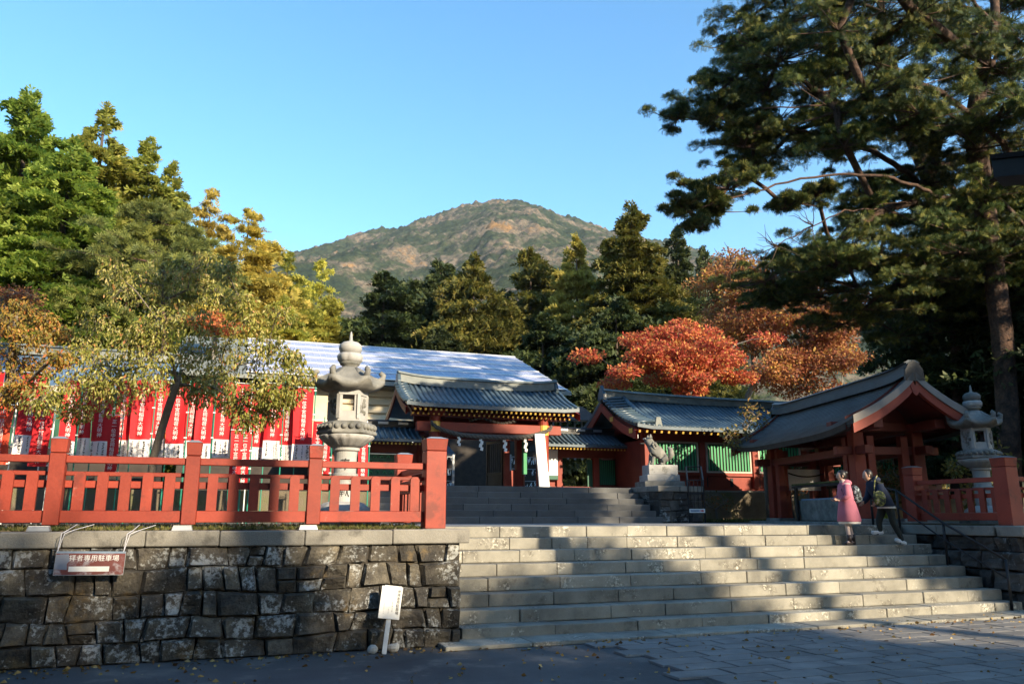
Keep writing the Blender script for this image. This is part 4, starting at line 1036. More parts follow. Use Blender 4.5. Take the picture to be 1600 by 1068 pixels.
# ---------------------------------------------------------------- prayer banners
TXT = '\n'.join('正一位中宮祠稲荷大明神')
def banner(x, y, ztop, wd, hgt, label, small=False, red='banner_red', tilt=0, seed=0):
    rr = random.Random(seed)
    t = thing('prayer_banner', label, 'banner', (x, y, Z1 + .03), R(tilt), 'prayer banners behind the red fence')
    zt = ztop - Z1 - .03
    MB().tube([(wd / 2 + .03, .02, 0), (wd / 2 + .03, .02, zt + .1)], .013, 6).build('pole', rr.choice(('pole_green', 'pole_green', 'pole_white')), t)
    MB().tube([(-wd / 2 - .02, .02, zt + .03), (wd / 2 + .05, .02, zt + .03)], .008, 6).build('crossbar', 'pole_white', t)
    ph = rr.uniform(0, 6); amp = rr.uniform(.015, .045)
    split = 1.0 if small else .76
    def cloth(f0, f1, nm, m, n=9):
        rows = []
        for i in range(n):
            f = f0 + (f1 - f0) * i / (n - 1)
            rows.append([(-wd / 2 + wd * u / 6 + .01 * math.sin(f * 5 + ph), amp * math.sin(u * 1.1 + f * 4 + ph) * (.3 + f), zt - hgt * f) for u in range(7)])
        me = MB().grid(rows).mesh(nm); me.shade_smooth()
        return link(nm, me, m, t)
    cloth(0, split, 'cloth', red)
    if not small: cloth(split, 1, 'lower_cloth', 'banner_white', 5)
    th = hgt * (split - .1); n = 11
    me = text_mesh(TXT, round(th / n / 1.0, 3), 1.0, .002)
    o = link('lettering', me, 'banner_white', t, (0.0, -amp * 1.15 - .006, zt - hgt * (split * .5 + .01)), (R(90), 0, 0)); tag(o, kind='stuff')
    if not small:
        for c_ in ((-.28, .14), (0.02, .07), (.28, .15)):
            mb = MB(); q = wd * c_[0]
            for i in range(22):
                z_ = zt - hgt * (split + .02 + .2 * i / 22 * rr.uniform(.9, 1)); ww = wd * c_[1]
                a = q + rr.uniform(-.5, 0) * ww; b_ = q + rr.uniform(0, .5) * ww
                mb.bar((a, -amp * 1.3 - .005, z_), (b_, -amp * 1.3 - .005, z_ + rr.uniform(-.01, .01)), .002, rr.uniform(.006, .014))
            tag(mb.build('donor_lettering', 'ink', t), kind='stuff')
    for f in (.02, .35, .68, .98):
        MB().box(wd / 2 - .01, wd / 2 + .045, -.004, .034, zt - hgt * f - .012, zt - hgt * f + .012).build('tie', 'banner_white', t)
    return t
ORD = ['first', 'second', 'third', 'fourth', 'fifth', 'sixth', 'seventh', 'eighth', 'ninth', 'tenth', 'eleventh', 'twelfth', 'thirteenth', 'fourteenth', 'fifteenth', 'sixteenth', 'seventeenth', 'eighteenth', 'nineteenth', 'twentieth']
BIG = [(1.29, .4), (.99, .30), (.69, .33), (.37, .34), (.06, .3), (-.3, .36), (-.65, .32), (-.89, .3), (-1.16, .34), (-1.5, .3), (-1.8, .37), (-2.15, .32), (-2.5, .36), (-2.83, .3), (-3.07, .28), (-3.75, .42), (-4.4, .38), (-4.95, .36), (-5.6, .36)]
for i, (x, wd) in enumerate(BIG):
    banner(x, 17.0 + (.16 if i % 2 else 0) + rnd.uniform(-.05, .05), 4.22 + rnd.uniform(-.06, .06) + rnd.uniform(0, .1), wd, 1.55, 'tall red prayer banner with white foot, ' + ORD[i] + ' from the granite lantern', seed=i * 7 + 1, tilt=rnd.uniform(-22, 22))
for i, (x, zt, red) in enumerate(((2.47, 3.4, 'banner_red'), (1.71, 3.5, 'banner_red'), (1.54, 3.5, 'banner_red'), (.16, 3.24, 'banner_red'), (0, 3.24, 'banner_red'), (-2.18, 3.45, 'banner_red'), (-3.38, 3.55, 'banner_red'), (-4.01, 3.57, 'banner_red_lit'), (-4.6, 3.55, 'banner_red'))):
    banner(x, 16.35 + rnd.uniform(-.1, .1), zt, .2 if i not in (6, 7) else .3, 1.05, 'short all-red prayer banner, ' + ORD[i] + ' from the gate wing wall', True, red, rnd.uniform(-8, 8), i * 5 + 3)

# ---------------------------------------------------------------- people
def hand(t, pos, d, m='skin'):
    """palm, four fingers of different length curled round, thumb from the side of the palm"""
    d = Vector(d).normalized(); s = d.orthogonal().normalized(); c_ = d.cross(s); p = Vector(pos)
    pts = [p, p + d * .045]; ed = [(0, 1)]; ra = [.02, .022]
    for i, l in enumerate((.055, .065, .06, .045)):
        b = p + d * .06 + s * (.024 - .016 * i); n = len(pts)
        pts += [b, b + d * l * .55 + c_ * .008, b + d * l * .75 + c_ * .03]; ed += [(1, n), (n, n + 1), (n + 1, n + 2)]; ra += [.009, .008, .007]
    n = len(pts); pts += [p + d * .02 + s * .03, p + d * .05 + s * .042 + c_ * .02]; ed += [(0, n), (n, n + 1)]; ra += [.01, .008]
    return link('hand', skin_mesh('hand', [tuple(q) for q in pts], ed, ra, 1), m, t)
def head_parts(t, hp, face, hair_m='hair', bun=False):
    """face features and hair round the head centre hp; face = unit vector"""
    f = Vector(face).normalized(); u = Vector((0, 0, 1)); s = f.cross(u).normalized(); hp = Vector(hp)
    mb = MB(); mb.ball((0, 0, 0), .083, .083, .1, 14, 9); hv = []
    for v in mb.v:
        v = Vector(v); q = v.dot(u); w_ = Vector((v.x, v.y, 0))
        hv.append(v)
    mb.v = [tuple(hp - f * .018 + u * .018 + v * 1.07) for v in hv]
    keep = []
    for q in mb.f:
        c_ = sum((Vector(mb.v[i]) for i in q), Vector()) / len(q) - hp
        if not (c_.dot(f) > .02 and c_.dot(u) < .055): keep.append(q)
    mb.f = keep
    if bun: mb.ball(hp - f * .09 + u * .06, .045, .045, .042, 10, 6)
    mb.build('hair', hair_m, t, smooth=True)
    for k in (-1, 1):
        MB().ball(hp + f * .078 + s * k * .03 + u * .005, .01, .01, .007, 8, 5).build('eye', 'ink', t, smooth=True)
        MB().ball(hp + s * k * .082 - u * .005, .014, .014, .025, 8, 5).build('ear', 'skin', t, smooth=True)
    MB().ball(hp + f * .09 - u * .015, .012, .012, .018, 8, 5).build('nose', 'skin', t, smooth=True)
    MB().ball(hp + f * .08 - u * .045, .02, .02, .006, 8, 4).build('mouth', 'sign_maroon', t, smooth=True)
def loft(rings, n=16):
    """rings: (centre, rx, ry)"""
    mb = MB(); base = 0
    for c_, rx, ry in rings:
        for j in range(n):
            a = 2 * math.pi * j / n; fold = 1 + .03 * math.sin(a * 5 + c_[2] * 9)
            mb.v.append((c_[0] + rx * math.cos(a) * fold, c_[1] + ry * math.sin(a) * fold, c_[2]))
    for i in range(len(rings) - 1):
        for j in range(n):
            mb.f.append((i * n + j, i * n + (j + 1) % n, (i + 1) * n + (j + 1) % n, (i + 1) * n + j))
    return mb
# woman in a pink coat climbing towards the basin; local -x is the way she faces
wz = 6 * RISE
pw = thing('person', 'person in a pink hooded coat climbing the stairs towards the water pavilion', 'person', (11.12, 12.33, wz + .003), R(-18))
S = .86
def sp(pts): return [(a * S, b * S, c * S) for a, b, c in pts]
pts = sp([(0, 0, .84), (0, 0, 1.0), (-.03, 0, 1.18), (-.05, 0, 1.3), (-.07, 0, 1.38), (-.09, 0, 1.49),
          (.03, .08, .8), (.02, .09, .45), (.1, .09, .09), (.03, .09, .03), (-.02, -.08, .8), (-.1, -.09, .47), (-.06, -.09, .09), (-.14, -.09, .03),
          (-.04, .16, 1.27), (-.08, .2, 1.05), (-.22, .14, .98), (-.04, -.16, 1.27), (-.08, -.2, 1.05), (-.22, -.14, .98)])
ed = [(0, 1), (1, 2), (2, 3), (3, 4), (4, 5), (0, 6), (6, 7), (7, 8), (8, 9), (0, 10), (10, 11), (11, 12), (12, 13), (3, 14), (14, 15), (15, 16), (3, 17), (17, 18), (18, 19)]
ra = [x * S for x in (.12, .12, .13, .09, .055, .095, .085, .055, .04, .04, .085, .055, .04, .04, .06, .048, .036, .06, .048, .036)]
link('body', skin_mesh('body', pts, ed, ra, 2), 'tights', pw)
link('head', MB().ball((-.09 * S, 0, 1.49 * S), .085, .075, .105, 16, 10).mesh('head', smooth=True), 'skin', pw)
coat = loft([(sp([(-.05, 0, 1.36)])[0], .06, .075), (sp([(-.045, 0, 1.29)])[0], .11, .15), (sp([(-.03, 0, 1.12)])[0], .135, .165), (sp([(-.01, 0, .95)])[0], .145, .165), (sp([(.0, 0, .75)])[0], .18, .2), (sp([(.0, 0, .52)])[0], .215, .235), (sp([(.0, 0, .50)])[0], .205, .225)])
coat.build('coat', 'coat_pink', pw, smooth=True)
loft([(sp([(.0, 0, .56)])[0], .19, .21), (sp([(.0, 0, .46)])[0], .2, .22), (sp([(.0, 0, .45)])[0], .18, .2)]).build('skirt_hem', 'cloth_white', pw, smooth=True)
for s_ in (1, -1):
    MB().tube(sp([(-.04, .15 * s_, 1.29), (-.07, .205 * s_, 1.05), (-.2, .145 * s_, .985)]), [.065, .06, .05], 10).build('sleeve', 'coat_pink', pw, smooth=True)
    hand(pw, sp([(-.215, .14 * s_, .98)])[0], (-1, -.3 * s_, -.1))
MB().ball(sp([(.01, 0, 1.34)])[0], .1, .12, .07, 12, 7).build('hood', 'coat_pink', pw, smooth=True)
for x_, y_ in ((.05, .09), (-.1, -.09)):
    MB().tube(sp([(x_ + .05 if y_ > 0 else x_ + .03, y_, .22), (x_ + .045 if y_ > 0 else x_ + .035, y_, .07)]), [.05 * S, .045 * S], 10).build('boot_shaft', 'boot', pw, smooth=True)
    MB().box((x_ - .07) * S, (x_ + .1) * S, (y_ - .04) * S, (y_ + .04) * S, 0, .075 * S).build('boot', 'boot', pw, bevel=.02)
head_parts(pw, sp([(-.09, 0, 1.49)])[0], (-1, .05, -.05), bun=True)
bp = thing('backpack', 'dark dotted backpack on the back of the person in pink', 'backpack', (11.12, 12.33, wz + .003), R(-18))
mb = MB(); mb.ball((.17 * S, -.02, 1.08 * S), .11, .15, .18, 14, 9); mb.build('bag', 'bag_dots', bp, smooth=True)
MB().ball((.255 * S, -.02, 1.0 * S), .05, .11, .09, 12, 7).build('pocket', 'bag_dots', bp, smooth=True)
for s_ in (1, -1): MB().tube(sp([(.1, .09 * s_, 1.2), (-.02, .1 * s_, 1.345), (-.145, .1 * s_, 1.2), (-.12, .15 * s_, 1.0), (.1, .15 * s_, .97)]), .014, 6).build('strap', 'navy', bp, smooth=True)
# man in navy behind her, leaning into the climb
mz = 6 * RISE
pm_ = thing('person', 'person in a navy jacket and dark trousers leaning forward up the stairs', 'person', (11.93, 12.3, mz + .003), R(-14))
S = .92
pts = sp([(.05, 0, .82), (.03, 0, .95), (-.06, 0, 1.12), (-.15, 0, 1.25), (-.21, 0, 1.33), (-.27, 0, 1.42),
          (.06, .09, .78), (-.06, .1, .46), (-.04, .1, .27), (-.16, .1, .22), (.1, -.09, .78), (.14, -.1, .44), (.3, -.1, .1), (.22, -.1, .035),
          (-.13, .19, 1.21), (-.17, .23, .98), (-.32, .17, .86), (-.13, -.19, 1.21), (-.13, -.24, .98), (-.26, -.2, .84)])
ra = [x * S for x in (.13, .13, .15, .12, .06, .1, .1, .07, .05, .045, .1, .07, .05, .045, .07, .055, .04, .07, .055, .04)]
link('body', skin_mesh('body', pts, ed, ra, 2), 'trousers', pm_)
link('head', MB().ball((-.27 * S, 0, 1.42 * S), .09, .078, .11, 16, 10).mesh('head', smooth=True), 'skin', pm_)
loft([(sp([(-.19, 0, 1.31)])[0], .08, .09), (sp([(-.15, 0, 1.25)])[0], .13, .19), (sp([(-.07, 0, 1.1)])[0], .165, .2), (sp([(.02, 0, .93)])[0], .165, .185), (sp([(.06, 0, .78)])[0], .17, .19), (sp([(.06, 0, .77)])[0], .15, .17)]).build('jacket', 'navy', pm_, smooth=True)
loft([(sp([(.08, 0, .8)])[0], .15, .17), (sp([(.085, 0, .74)])[0], .165, .18), (sp([(.085, 0, .735)])[0], .14, .16)]).build('shirt_hem', 'cloth_white', pm_, smooth=True)
MB().ball(sp([(-.12, 0, 1.33)])[0], .11, .13, .07, 12, 7).build('hood', 'navy', pm_, smooth=True)
for s_, e_ in ((1, (-.17, .23, .98)), (-1, (-.13, -.24, .98))):
    h_ = (-.31, .175, .87) if s_ > 0 else (-.25, -.2, .85)
    MB().tube(sp([(-.12, .18 * s_, 1.22), e_, h_]), [.075, .065, .05], 10).build('sleeve', 'navy', pm_, smooth=True)
    hand(pm_, sp([h_])[0], (-.7, -.1 * s_, -.7))
for c_, r_ in (((-.1, .1, .205), 0), ((.26, -.1, .02), 22)):
    o = MB().box(-.13, .1, -.042, .042, 0, .07).build('shoe', 'cloth_white', pm_, bevel=.02); o.location = sp([c_])[0]; o.rotation_euler = (0, R(r_), 0)
head_parts(pm_, sp([(-.27, 0, 1.42)])[0], (-1, .1, -.2))
bg2 = thing('shoulder_bag', 'flowery shoulder bag hanging at the side of the person in navy', 'bag', (11.93, 12.3, mz + .003), R(-14))
mb = MB(); mb.ball((-.2, -.27, .86), .13, .06, .15, 14, 9); mb.build('bag', 'bag_floral', bg2, smooth=True)
MB().tube([(-.3, -.26, .95), (-.22, -.2, 1.2), (-.12, -.12, 1.3), (-.02, .1, 1.2), (0, .2, 1.0)], .012, 6).build('strap', 'bag_floral', bg2, smooth=True)

# ---------------------------------------------------------------- torii whose lintel end shows above
tr = thing('torii', 'dark-capped torii lintel end reaching in beside the pine', 'torii', (7.95, 6.0, .06), math.atan2(-.90, .435))
TL = 7.0
rows = []
for i in range(15):
    x = TL * i / 14; e = abs(2 * i / 14 - 1) ** 3 * .28
    rows.append([(x, a, 4.98 + b + e) for a, b in ((-.18, 0), (-.2, .2), (0, .26), (.2, .2), (.18, 0))])
mb = MB(); mb.grid(rows); mb.f += [(0, 1, 2, 3, 4), tuple(range(70, 75))]; mb.grid([[r[0] for r in rows], [r[4] for r in rows]]); mb.build('top_lintel', 'black_lacquer', tr)
rows2 = [[(r[0][0], a, r[0][2] + b) for a, b in ((-.23, .2), (-.25, .25), (0, .33), (.25, .25), (.23, .2))] for r in rows]
mb = MB(); mb.grid(rows2); mb.f += [(0, 1, 2, 3, 4), tuple(range(70, 75))]; mb.build('lintel_cap', 'black_lacquer', tr)
MB().box(.5, TL - .5, -.15, .15, 4.55, 4.96).build('under_lintel', 'red_old', tr, bevel=.01)
MB().box(.6, TL - .6, -.1, .1, 3.7, 4.0).build('tie_beam', 'red_old', tr, bevel=.01)
for x in (1.35, TL - 1.35): MB().lathe([(.27, 0), (.25, .3), (.22, 4.55)], 18, x, 0).build('pillar', 'red_old', tr, smooth=False)
# ---------------------------------------------------------------- foliage generators (numpy)
def fans(P, D, L, Wd, rng, k=3, spread=.7, fold=0):
    """frayed sprays: k slim triangles fanning out from each base point P along D; one island each"""
    n = len(P)
    D = D / np.linalg.norm(D, axis=1, keepdims=True)
    U = rng.normal(size=(n, 3)); S_ = np.cross(D, U); S_ /= np.linalg.norm(S_, axis=1, keepdims=True)
    L = np.broadcast_to(np.asarray(L, float), (n,))[:, None]; Wd = np.broadcast_to(np.asarray(Wd, float), (n,))[:, None]
    V = [P]; F = []
    for i in range(k):
        a = (i - (k - 1) / 2) / max(1, (k - 1) / 2) * spread if k > 1 else 0
        d = D * math.cos(a) + S_ * math.sin(a)
        s = -D * math.sin(a) + S_ * math.cos(a)
        ln = L * (1 - .25 * abs(a)) * rng.uniform(.75, 1.1, (n, 1))
        V += [P + d * ln * .6 + s * Wd, P + d * ln, P + d * ln * .6 - s * Wd]
    V = np.stack(V, 1)                                    # n, 1+3k, 3
    m = V.shape[1]; base = np.arange(n)[:, None] * m
    for i in range(k):
        q = 1 + 3 * i
        F.append(np.concatenate([base, base + q, base + q + 1, base + q + 2], 1))
    return V.reshape(-1, 3), np.concatenate(F, 0)
def tris(P, D, L, Wd, rng, k=3, spread=.7):
    """lighter sprays: k single triangles from each base point"""
    n = len(P); D = D / np.linalg.norm(D, axis=1, keepdims=True)
    S_ = np.cross(D, rng.normal(size=(n, 3))); S_ /= np.linalg.norm(S_, axis=1, keepdims=True)
    V = [P]; F = []
    for i in range(k):
        a = (i - (k - 1) / 2) / max(1, (k - 1) / 2) * spread if k > 1 else 0
        d = D * math.cos(a) + S_ * math.sin(a); s = -D * math.sin(a) + S_ * math.cos(a)
        ln = L[:, None] * rng.uniform(.7, 1.1, (n, 1)); V += [P + d * ln * .7 + s * Wd[:, None], P + d * ln - s * Wd[:, None] * .5]
    V = np.stack(V, 1); m = V.shape[1]; b = np.arange(n)[:, None] * m
    for i in range(k): F.append(np.concatenate([b, b + 1 + 2 * i, b + 2 + 2 * i], 1))
    return V.reshape(-1, 3), np.concatenate(F, 0)
def leaves(P, D, L, Wd, rng):
    """single folded leaves (two faces) hanging along D"""
    n = len(P); D = D / np.linalg.norm(D, axis=1, keepdims=True)
    S_ = np.cross(D, rng.normal(size=(n, 3))); S_ /= np.linalg.norm(S_, axis=1, keepdims=True); U = np.cross(S_, D)
    L = np.broadcast_to(np.asarray(L, float), (n,))[:, None]; Wd = np.broadcast_to(np.asarray(Wd, float), (n,))[:, None]
    V = np.stack([P, P + D * L * .5 + S_ * Wd + U * Wd * .5, P + D * L, P + D * L * .5 - S_ * Wd + U * Wd * .5], 1)
    b = np.arange(n)[:, None] * 4
    return V.reshape(-1, 3), np.concatenate([np.concatenate([b, b + 1, b + 2], 1), np.concatenate([b, b + 2, b + 3], 1)], 0)
_cm = {}
def conifer(kind, h, r, n_br, seed, leaf=.42, per=14, shape=.85, droop=.25, up=0.0, zmin=.06, ragged=.35, lean=0):
    """foliage mesh of a spire-shaped conifer: whorled boughs carrying sprays"""
    rng = np.random.default_rng(seed)
    u = rng.random(n_br); zf = zmin + (1 - zmin) * (1 - (1 - u) ** .72)
    az = rng.random(n_br) * 2 * np.pi
    Rz = r * np.minimum((1 - zf) ** shape * 1.3, .62 + .6 * np.sqrt(np.maximum(zf - zmin, 0) + .05)) * rng.uniform(1 - ragged, 1 + ragged * .6, n_br) + .12
    lump = 1 + .22 * np.sin(az * 3 + zf * 17 + seed) * np.sin(zf * 31 + az * 2)
    Rz *= lump
    t = np.sqrt(rng.uniform(.12, 1, (n_br, per)))
    lat = rng.normal(0, .2, (n_br, per)) * Rz[:, None] * t
    ca, sa = np.cos(az)[:, None], np.sin(az)[:, None]
    x = Rz[:, None] * t * ca - lat * sa; y = Rz[:, None] * t * sa + lat * ca
    z = h * zf[:, None] - droop * Rz[:, None] * t ** 2 + up * Rz[:, None] * t + rng.normal(0, .12, (n_br, per)) * leaf * 2
    P = np.stack([x, y, z], -1).reshape(-1, 3)
    D = np.stack([np.broadcast_to(ca, x.shape), np.broadcast_to(sa, x.shape), np.full(x.shape, -droop * .9 + up * 1.3)], -1).reshape(-1, 3) + rng.normal(0, .45, (n_br * per, 3))
    keep = rng.random(len(P)) < np.repeat(np.clip(Rz / (.42 * r), .14, 1), per); P, D = P[keep], D[keep]
    m = 90; zt = rng.uniform(.9, 1.0, m)                                   # pointed leader at the top
    P = np.concatenate([P, np.stack([rng.normal(0, 1, m) * (1.02 - zt) * r * .5, rng.normal(0, 1, m) * (1.02 - zt) * r * .5, zt * h], 1)]); D = np.concatenate([D, rng.normal(0, .45, (m, 3)) + np.array([0, 0, .9])])
    ln = leaf * rng.uniform(.6, 1.3, len(P)); V, F = tris(P, D, ln, ln * .26, rng, 3, .8)
    return fast_mesh('crown', V, F)
def trunk_mesh(h, r, seed=0, n=8, lean=.0):
    rr = random.Random(seed); pts = []; x = y = 0
    for i in range(7):
        pts.append((x, y, h * i / 6)); x += rr.uniform(-1, 1) * lean; y += rr.uniform(-1, 1) * lean
    me = MB().tube(pts, [r * (1 - .93 * i / 6) * (1.25 if i == 0 else 1) for i in range(7)], n).mesh('trunk'); me.shade_smooth()
    return me
def put_tree(name, label, cat, loc, crown, leaf_m, h, tr_r, bark='bark', group=None, rz=0, s=(1, 1, 1), top=.96):
    t = thing(name, label, cat, loc, rz, group); t.scale = s
    link('trunk', trunk_mesh(h * top, tr_r), bark, t)
    o = bpy.data.objects.new('crown', crown); C.objects.link(o); o.parent = t
    if not crown.materials: crown.materials.append(None)
    o.material_slots[0].link = 'OBJECT'; o.material_slots[0].material = MATS[leaf_m]
    return t
# unit conifer shapes (about 20 m) shared by several trees
SH_A = conifer('a', 20, 4.7, 560, 11, leaf=.29, per=160, shape=.9, droop=.22, up=.16, ragged=.55)     # dense cypress
SH_B = conifer('b', 20, 3.5, 330, 12, leaf=.26, per=130, shape=.95, droop=.25, up=.1, ragged=.6)       # ragged spire
SH_C = conifer('c', 20, 4.3, 360, 13, leaf=.32, per=100, shape=.9, droop=.35, ragged=.5)               # drooping cedar
SH_D = conifer('d', 20, 4.5, 260, 14, leaf=.28, per=95, shape=.75, droop=.12, up=.15, ragged=.6, zmin=.12)   # open larch
SH_E = conifer('e', 20, 5.3, 300, 15, leaf=.37, per=150, shape=.55, droop=.28, ragged=.65, zmin=.1)     # broad old cedar
def conif(sh, m, x, y, top, label, group, width=1.0, base=2.2, rz=0, name='conifer', bark='bark', cat='tree'):
    h = top - base; k = h / 20
    return put_tree(name, label, cat, (x, y, base), sh, m, 20, .38, bark, group, rz, (k * width, k * width, k))
GL = 'tall trees behind the banners'
conif(SH_A, 'leaf_hinoki', -12.8, 49, 26.2, 'tallest dense green cypress behind the blue-roofed building', GL, 1.15, rz=.3)
conif(SH_B, 'leaf_hinoki_yellow', -9.9, 54.5, 28.8, 'slender yellow-green spire rising behind the dense cypresses', GL, 1.25, rz=1.1)
conif(SH_B, 'leaf_hinoki_yellow', -7.0, 55.5, 27.2, 'yellow-green spire beside the taller slender spire', GL, 1.35, rz=2.2)
conif(SH_B, 'leaf_hinoki_yellow', -5.7, 58.5, 27.0, 'narrow olive spire next to the orange-topped larch', GL, 1.1, rz=3.4)
conif(SH_A, 'leaf_hinoki', -9.2, 43.5, 20.9, 'broad bright green cypress in front of the yellow-green spires', GL, 1.35, rz=4)
conif(SH_A, 'leaf_hinoki', -13.8, 43, 19.5, 'bright green cypress standing in front of the tallest cypress', GL, 1.4, rz=5)
conif(SH_A, 'leaf_hinoki_yellow', -16.2, 50, 25.5, 'golden-green cypress half hidden by the tallest cypress', GL, 1.1, rz=5.6)
conif(SH_A, 'leaf_hinoki', -19, 46, 23, 'green cypress farthest from the larches', GL, 1.3, rz=2)
conif(SH_D, 'leaf_larch_bronze', -3.1, 59.5, 25.6, 'thin orange-topped larch beside the golden larch', 'larches behind the banners', .9, rz=1, name='larch')
conif(SH_D, 'leaf_larch', -.3, 55, 22.6, 'dense golden larch behind the cherry tree', 'larches behind the banners', 1.25, rz=2, name='larch')
conif(SH_A, 'leaf_larch', .6, 53.5, 19.8, 'golden bushy larch in front of the dense golden larch', 'larches behind the banners', 1.15, rz=2.6, name='larch')
conif(SH_D, 'leaf_larch_green', 2.7, 60, 21.5, 'yellow-green larch at the edge of the dark cedars', 'larches behind the banners', 1.1, rz=4, name='larch')
conif(SH_A, 'leaf_larch_green', 2.4, 52, 15.8, 'low bushy yellow-green larch above the solar roof', 'larches behind the banners', 1.25, rz=.6, name='larch')
conif(SH_D, 'leaf_larch', 5.9, 66, 23.0, 'distant yellow larch above the solar roof', 'larches behind the banners', 1.0, rz=5, name='larch')
conif(SH_A, 'leaf_larch_green', 6.2, 61, 18.5, 'olive-yellow larch touching the first dark cedar', 'larches behind the banners', 1.2, rz=3, name='larch')
GC = 'cedars behind the gate'
conif(SH_E, 'leaf_cedar', 10.4, 61, 20.9, 'dark cedar nearest the yellow larches behind the solar roof', GC, 1.2, rz=1, name='cedar')
conif(SH_E, 'leaf_cedar', 13.2, 64, 21.4, 'dark broad cedar, second from the yellow larches', GC, 1.2, rz=2, name='cedar')
conif(SH_E, 'leaf_cedar', 15.9, 64.5, 23.5, 'dark cedar with rounded top under the mountain slope', GC, 1.15, rz=3, name='cedar')
conif(SH_E, 'leaf_cedar_olive', 16.9, 57.5, 22.0, 'sunlit olive cedar below the mountain peak', GC, 1.0, rz=4, name='cedar')
conif(SH_E, 'leaf_cedar', 20.2, 60, 20.0, 'low dark cedar between the two olive cedars', GC, 1.2, rz=5, name='cedar')
conif(SH_E, 'leaf_cedar_olive', 22.7, 60, 24.0, 'olive cedar beside the bronze-topped tree', GC, 1.0, rz=.5, name='cedar')
conif(SH_A, 'leaf_larch_bronze', 24.3, 54, 23.4, 'bronze-topped tree beside the tall pointed conifer', GC, .95, rz=1.5, name='conifer')
conif(SH_A, 'leaf_cedar_olive', 26.5, 49, 24.4, 'tall pointed olive conifer rising above the red maple', GC, 1.22, rz=2.5, name='conifer')
conif(SH_C, 'leaf_cedar', 33.5, 54, 25.2, 'dark pointed conifer between the tall olive conifer and the orange trees', GC, 1.05, rz=3.5, name='conifer')
conif(SH_C, 'leaf_cedar', 48.6, 73, 31.6, 'small distant conifer tip above the orange trees', GC, .8, rz=4.5, name='conifer')
conif(SH_E, 'leaf_cedar', 13.0, 52, 14.5, 'low shaded cedar right behind the solar roof', GC, 1.3, rz=.2, name='cedar')
conif(SH_E, 'leaf_cedar', 19.0, 48, 15.0, 'low shaded cedar behind the gate roof end', GC, 1.25, rz=1.2, name='cedar')
conif(SH_E, 'leaf_cedar', 22.5, 44, 15.5, 'dark shaded cedar close behind the red maple', GC, 1.2, rz=2.2, name='cedar')
conif(SH_E, 'leaf_cedar', 8.0, 54, 13.0, 'low shaded cedar under the yellow larches', GC, 1.2, rz=3.1, name='cedar')

# ---------------------------------------------------------------- branching trees: limbs grown towards clump centres
def grow(base, first, targets, r0, seed, sag=.12, power=.6, wob=.08):
    """skeleton: trunk polyline `first`, then every target joins the nearest node; returns tubes"""
    rr = random.Random(seed)
    nodes = []; par = []
    for i, p in enumerate(first):
        nodes.append(Vector(p)); par.append(i - 1)
    b0 = Vector(first[-1])
    for tg in sorted([Vector(t) for t in targets], key=lambda v: (v - b0).length):
        best = None
        for i, nd in enumerate(nodes):
            if i < len(first) * .4: continue
            d = (tg - nd).length + .55 * max(0, nd.z - tg.z) + .15 * i / len(nodes)
            if best is None or d < best[0]: best = (d, i)
        i = best[1]; a = nodes[i]; L = (tg - a).length; m = max(2, int(L / .7))
        prev = i
        for k_ in range(1, m + 1):
            f = k_ / m; p = a.lerp(tg, f) + Vector((rr.uniform(-1, 1), rr.uniform(-1, 1), rr.uniform(-1, 1))) * wob * L * (1 - f) + Vector((0, 0, sag * L * math.sin(math.pi * f)))
            nodes.append(p); par.append(prev); prev = len(nodes) - 1
    has = set(par); cnt = [0.0 if i in has else 1.0 for i in range(len(nodes))]
    for i in range(len(nodes) - 1, 0, -1):
        if par[i] >= 0: cnt[par[i]] += cnt[i]
    mx = cnt[0]
    rad = [max(r0 * .035, r0 * (c / mx) ** power) * (1 if i in has else .5) for i, c in enumerate(cnt)]
    mb = MB(); kids = {}
    for i, q in enumerate(par): kids.setdefault(q, []).append(i)
    done = set()
    for i in range(len(nodes)):
        for c in kids.get(i, []):
            if c in done: continue
            if i != 0 and not (c == kids[i][0] and False):
                pass
            ch = [i, c]; done.add(c); cur = c
            while kids.get(cur):
                nx = max(kids[cur], key=lambda q: rad[q])
                if nx in done: break
                ch.append(nx); done.add(nx); cur = nx
            rs = [min(rad[q], rad[ch[1]] * 1.15) if k_ == 0 and i != 0 else rad[q] for k_, q in enumerate(ch)]
            mb.tube([nodes[q] for q in ch], rs, 8 if rs[0] > .05 else 5, cap=True)
    return mb, nodes
def clump_points(rng, centres, radii, per):
    """points spread through flattened clumps, denser at the shell"""
    c = np.repeat(np.asarray(centres, float), per, 0); r = np.repeat(np.asarray(radii, float), per, 0)
    d = rng.normal(size=(len(c), 3)); d /= np.linalg.norm(d, axis=1, keepdims=True)
    q = rng.random((len(c), 1)) ** .45
    return c + d * q * r, d
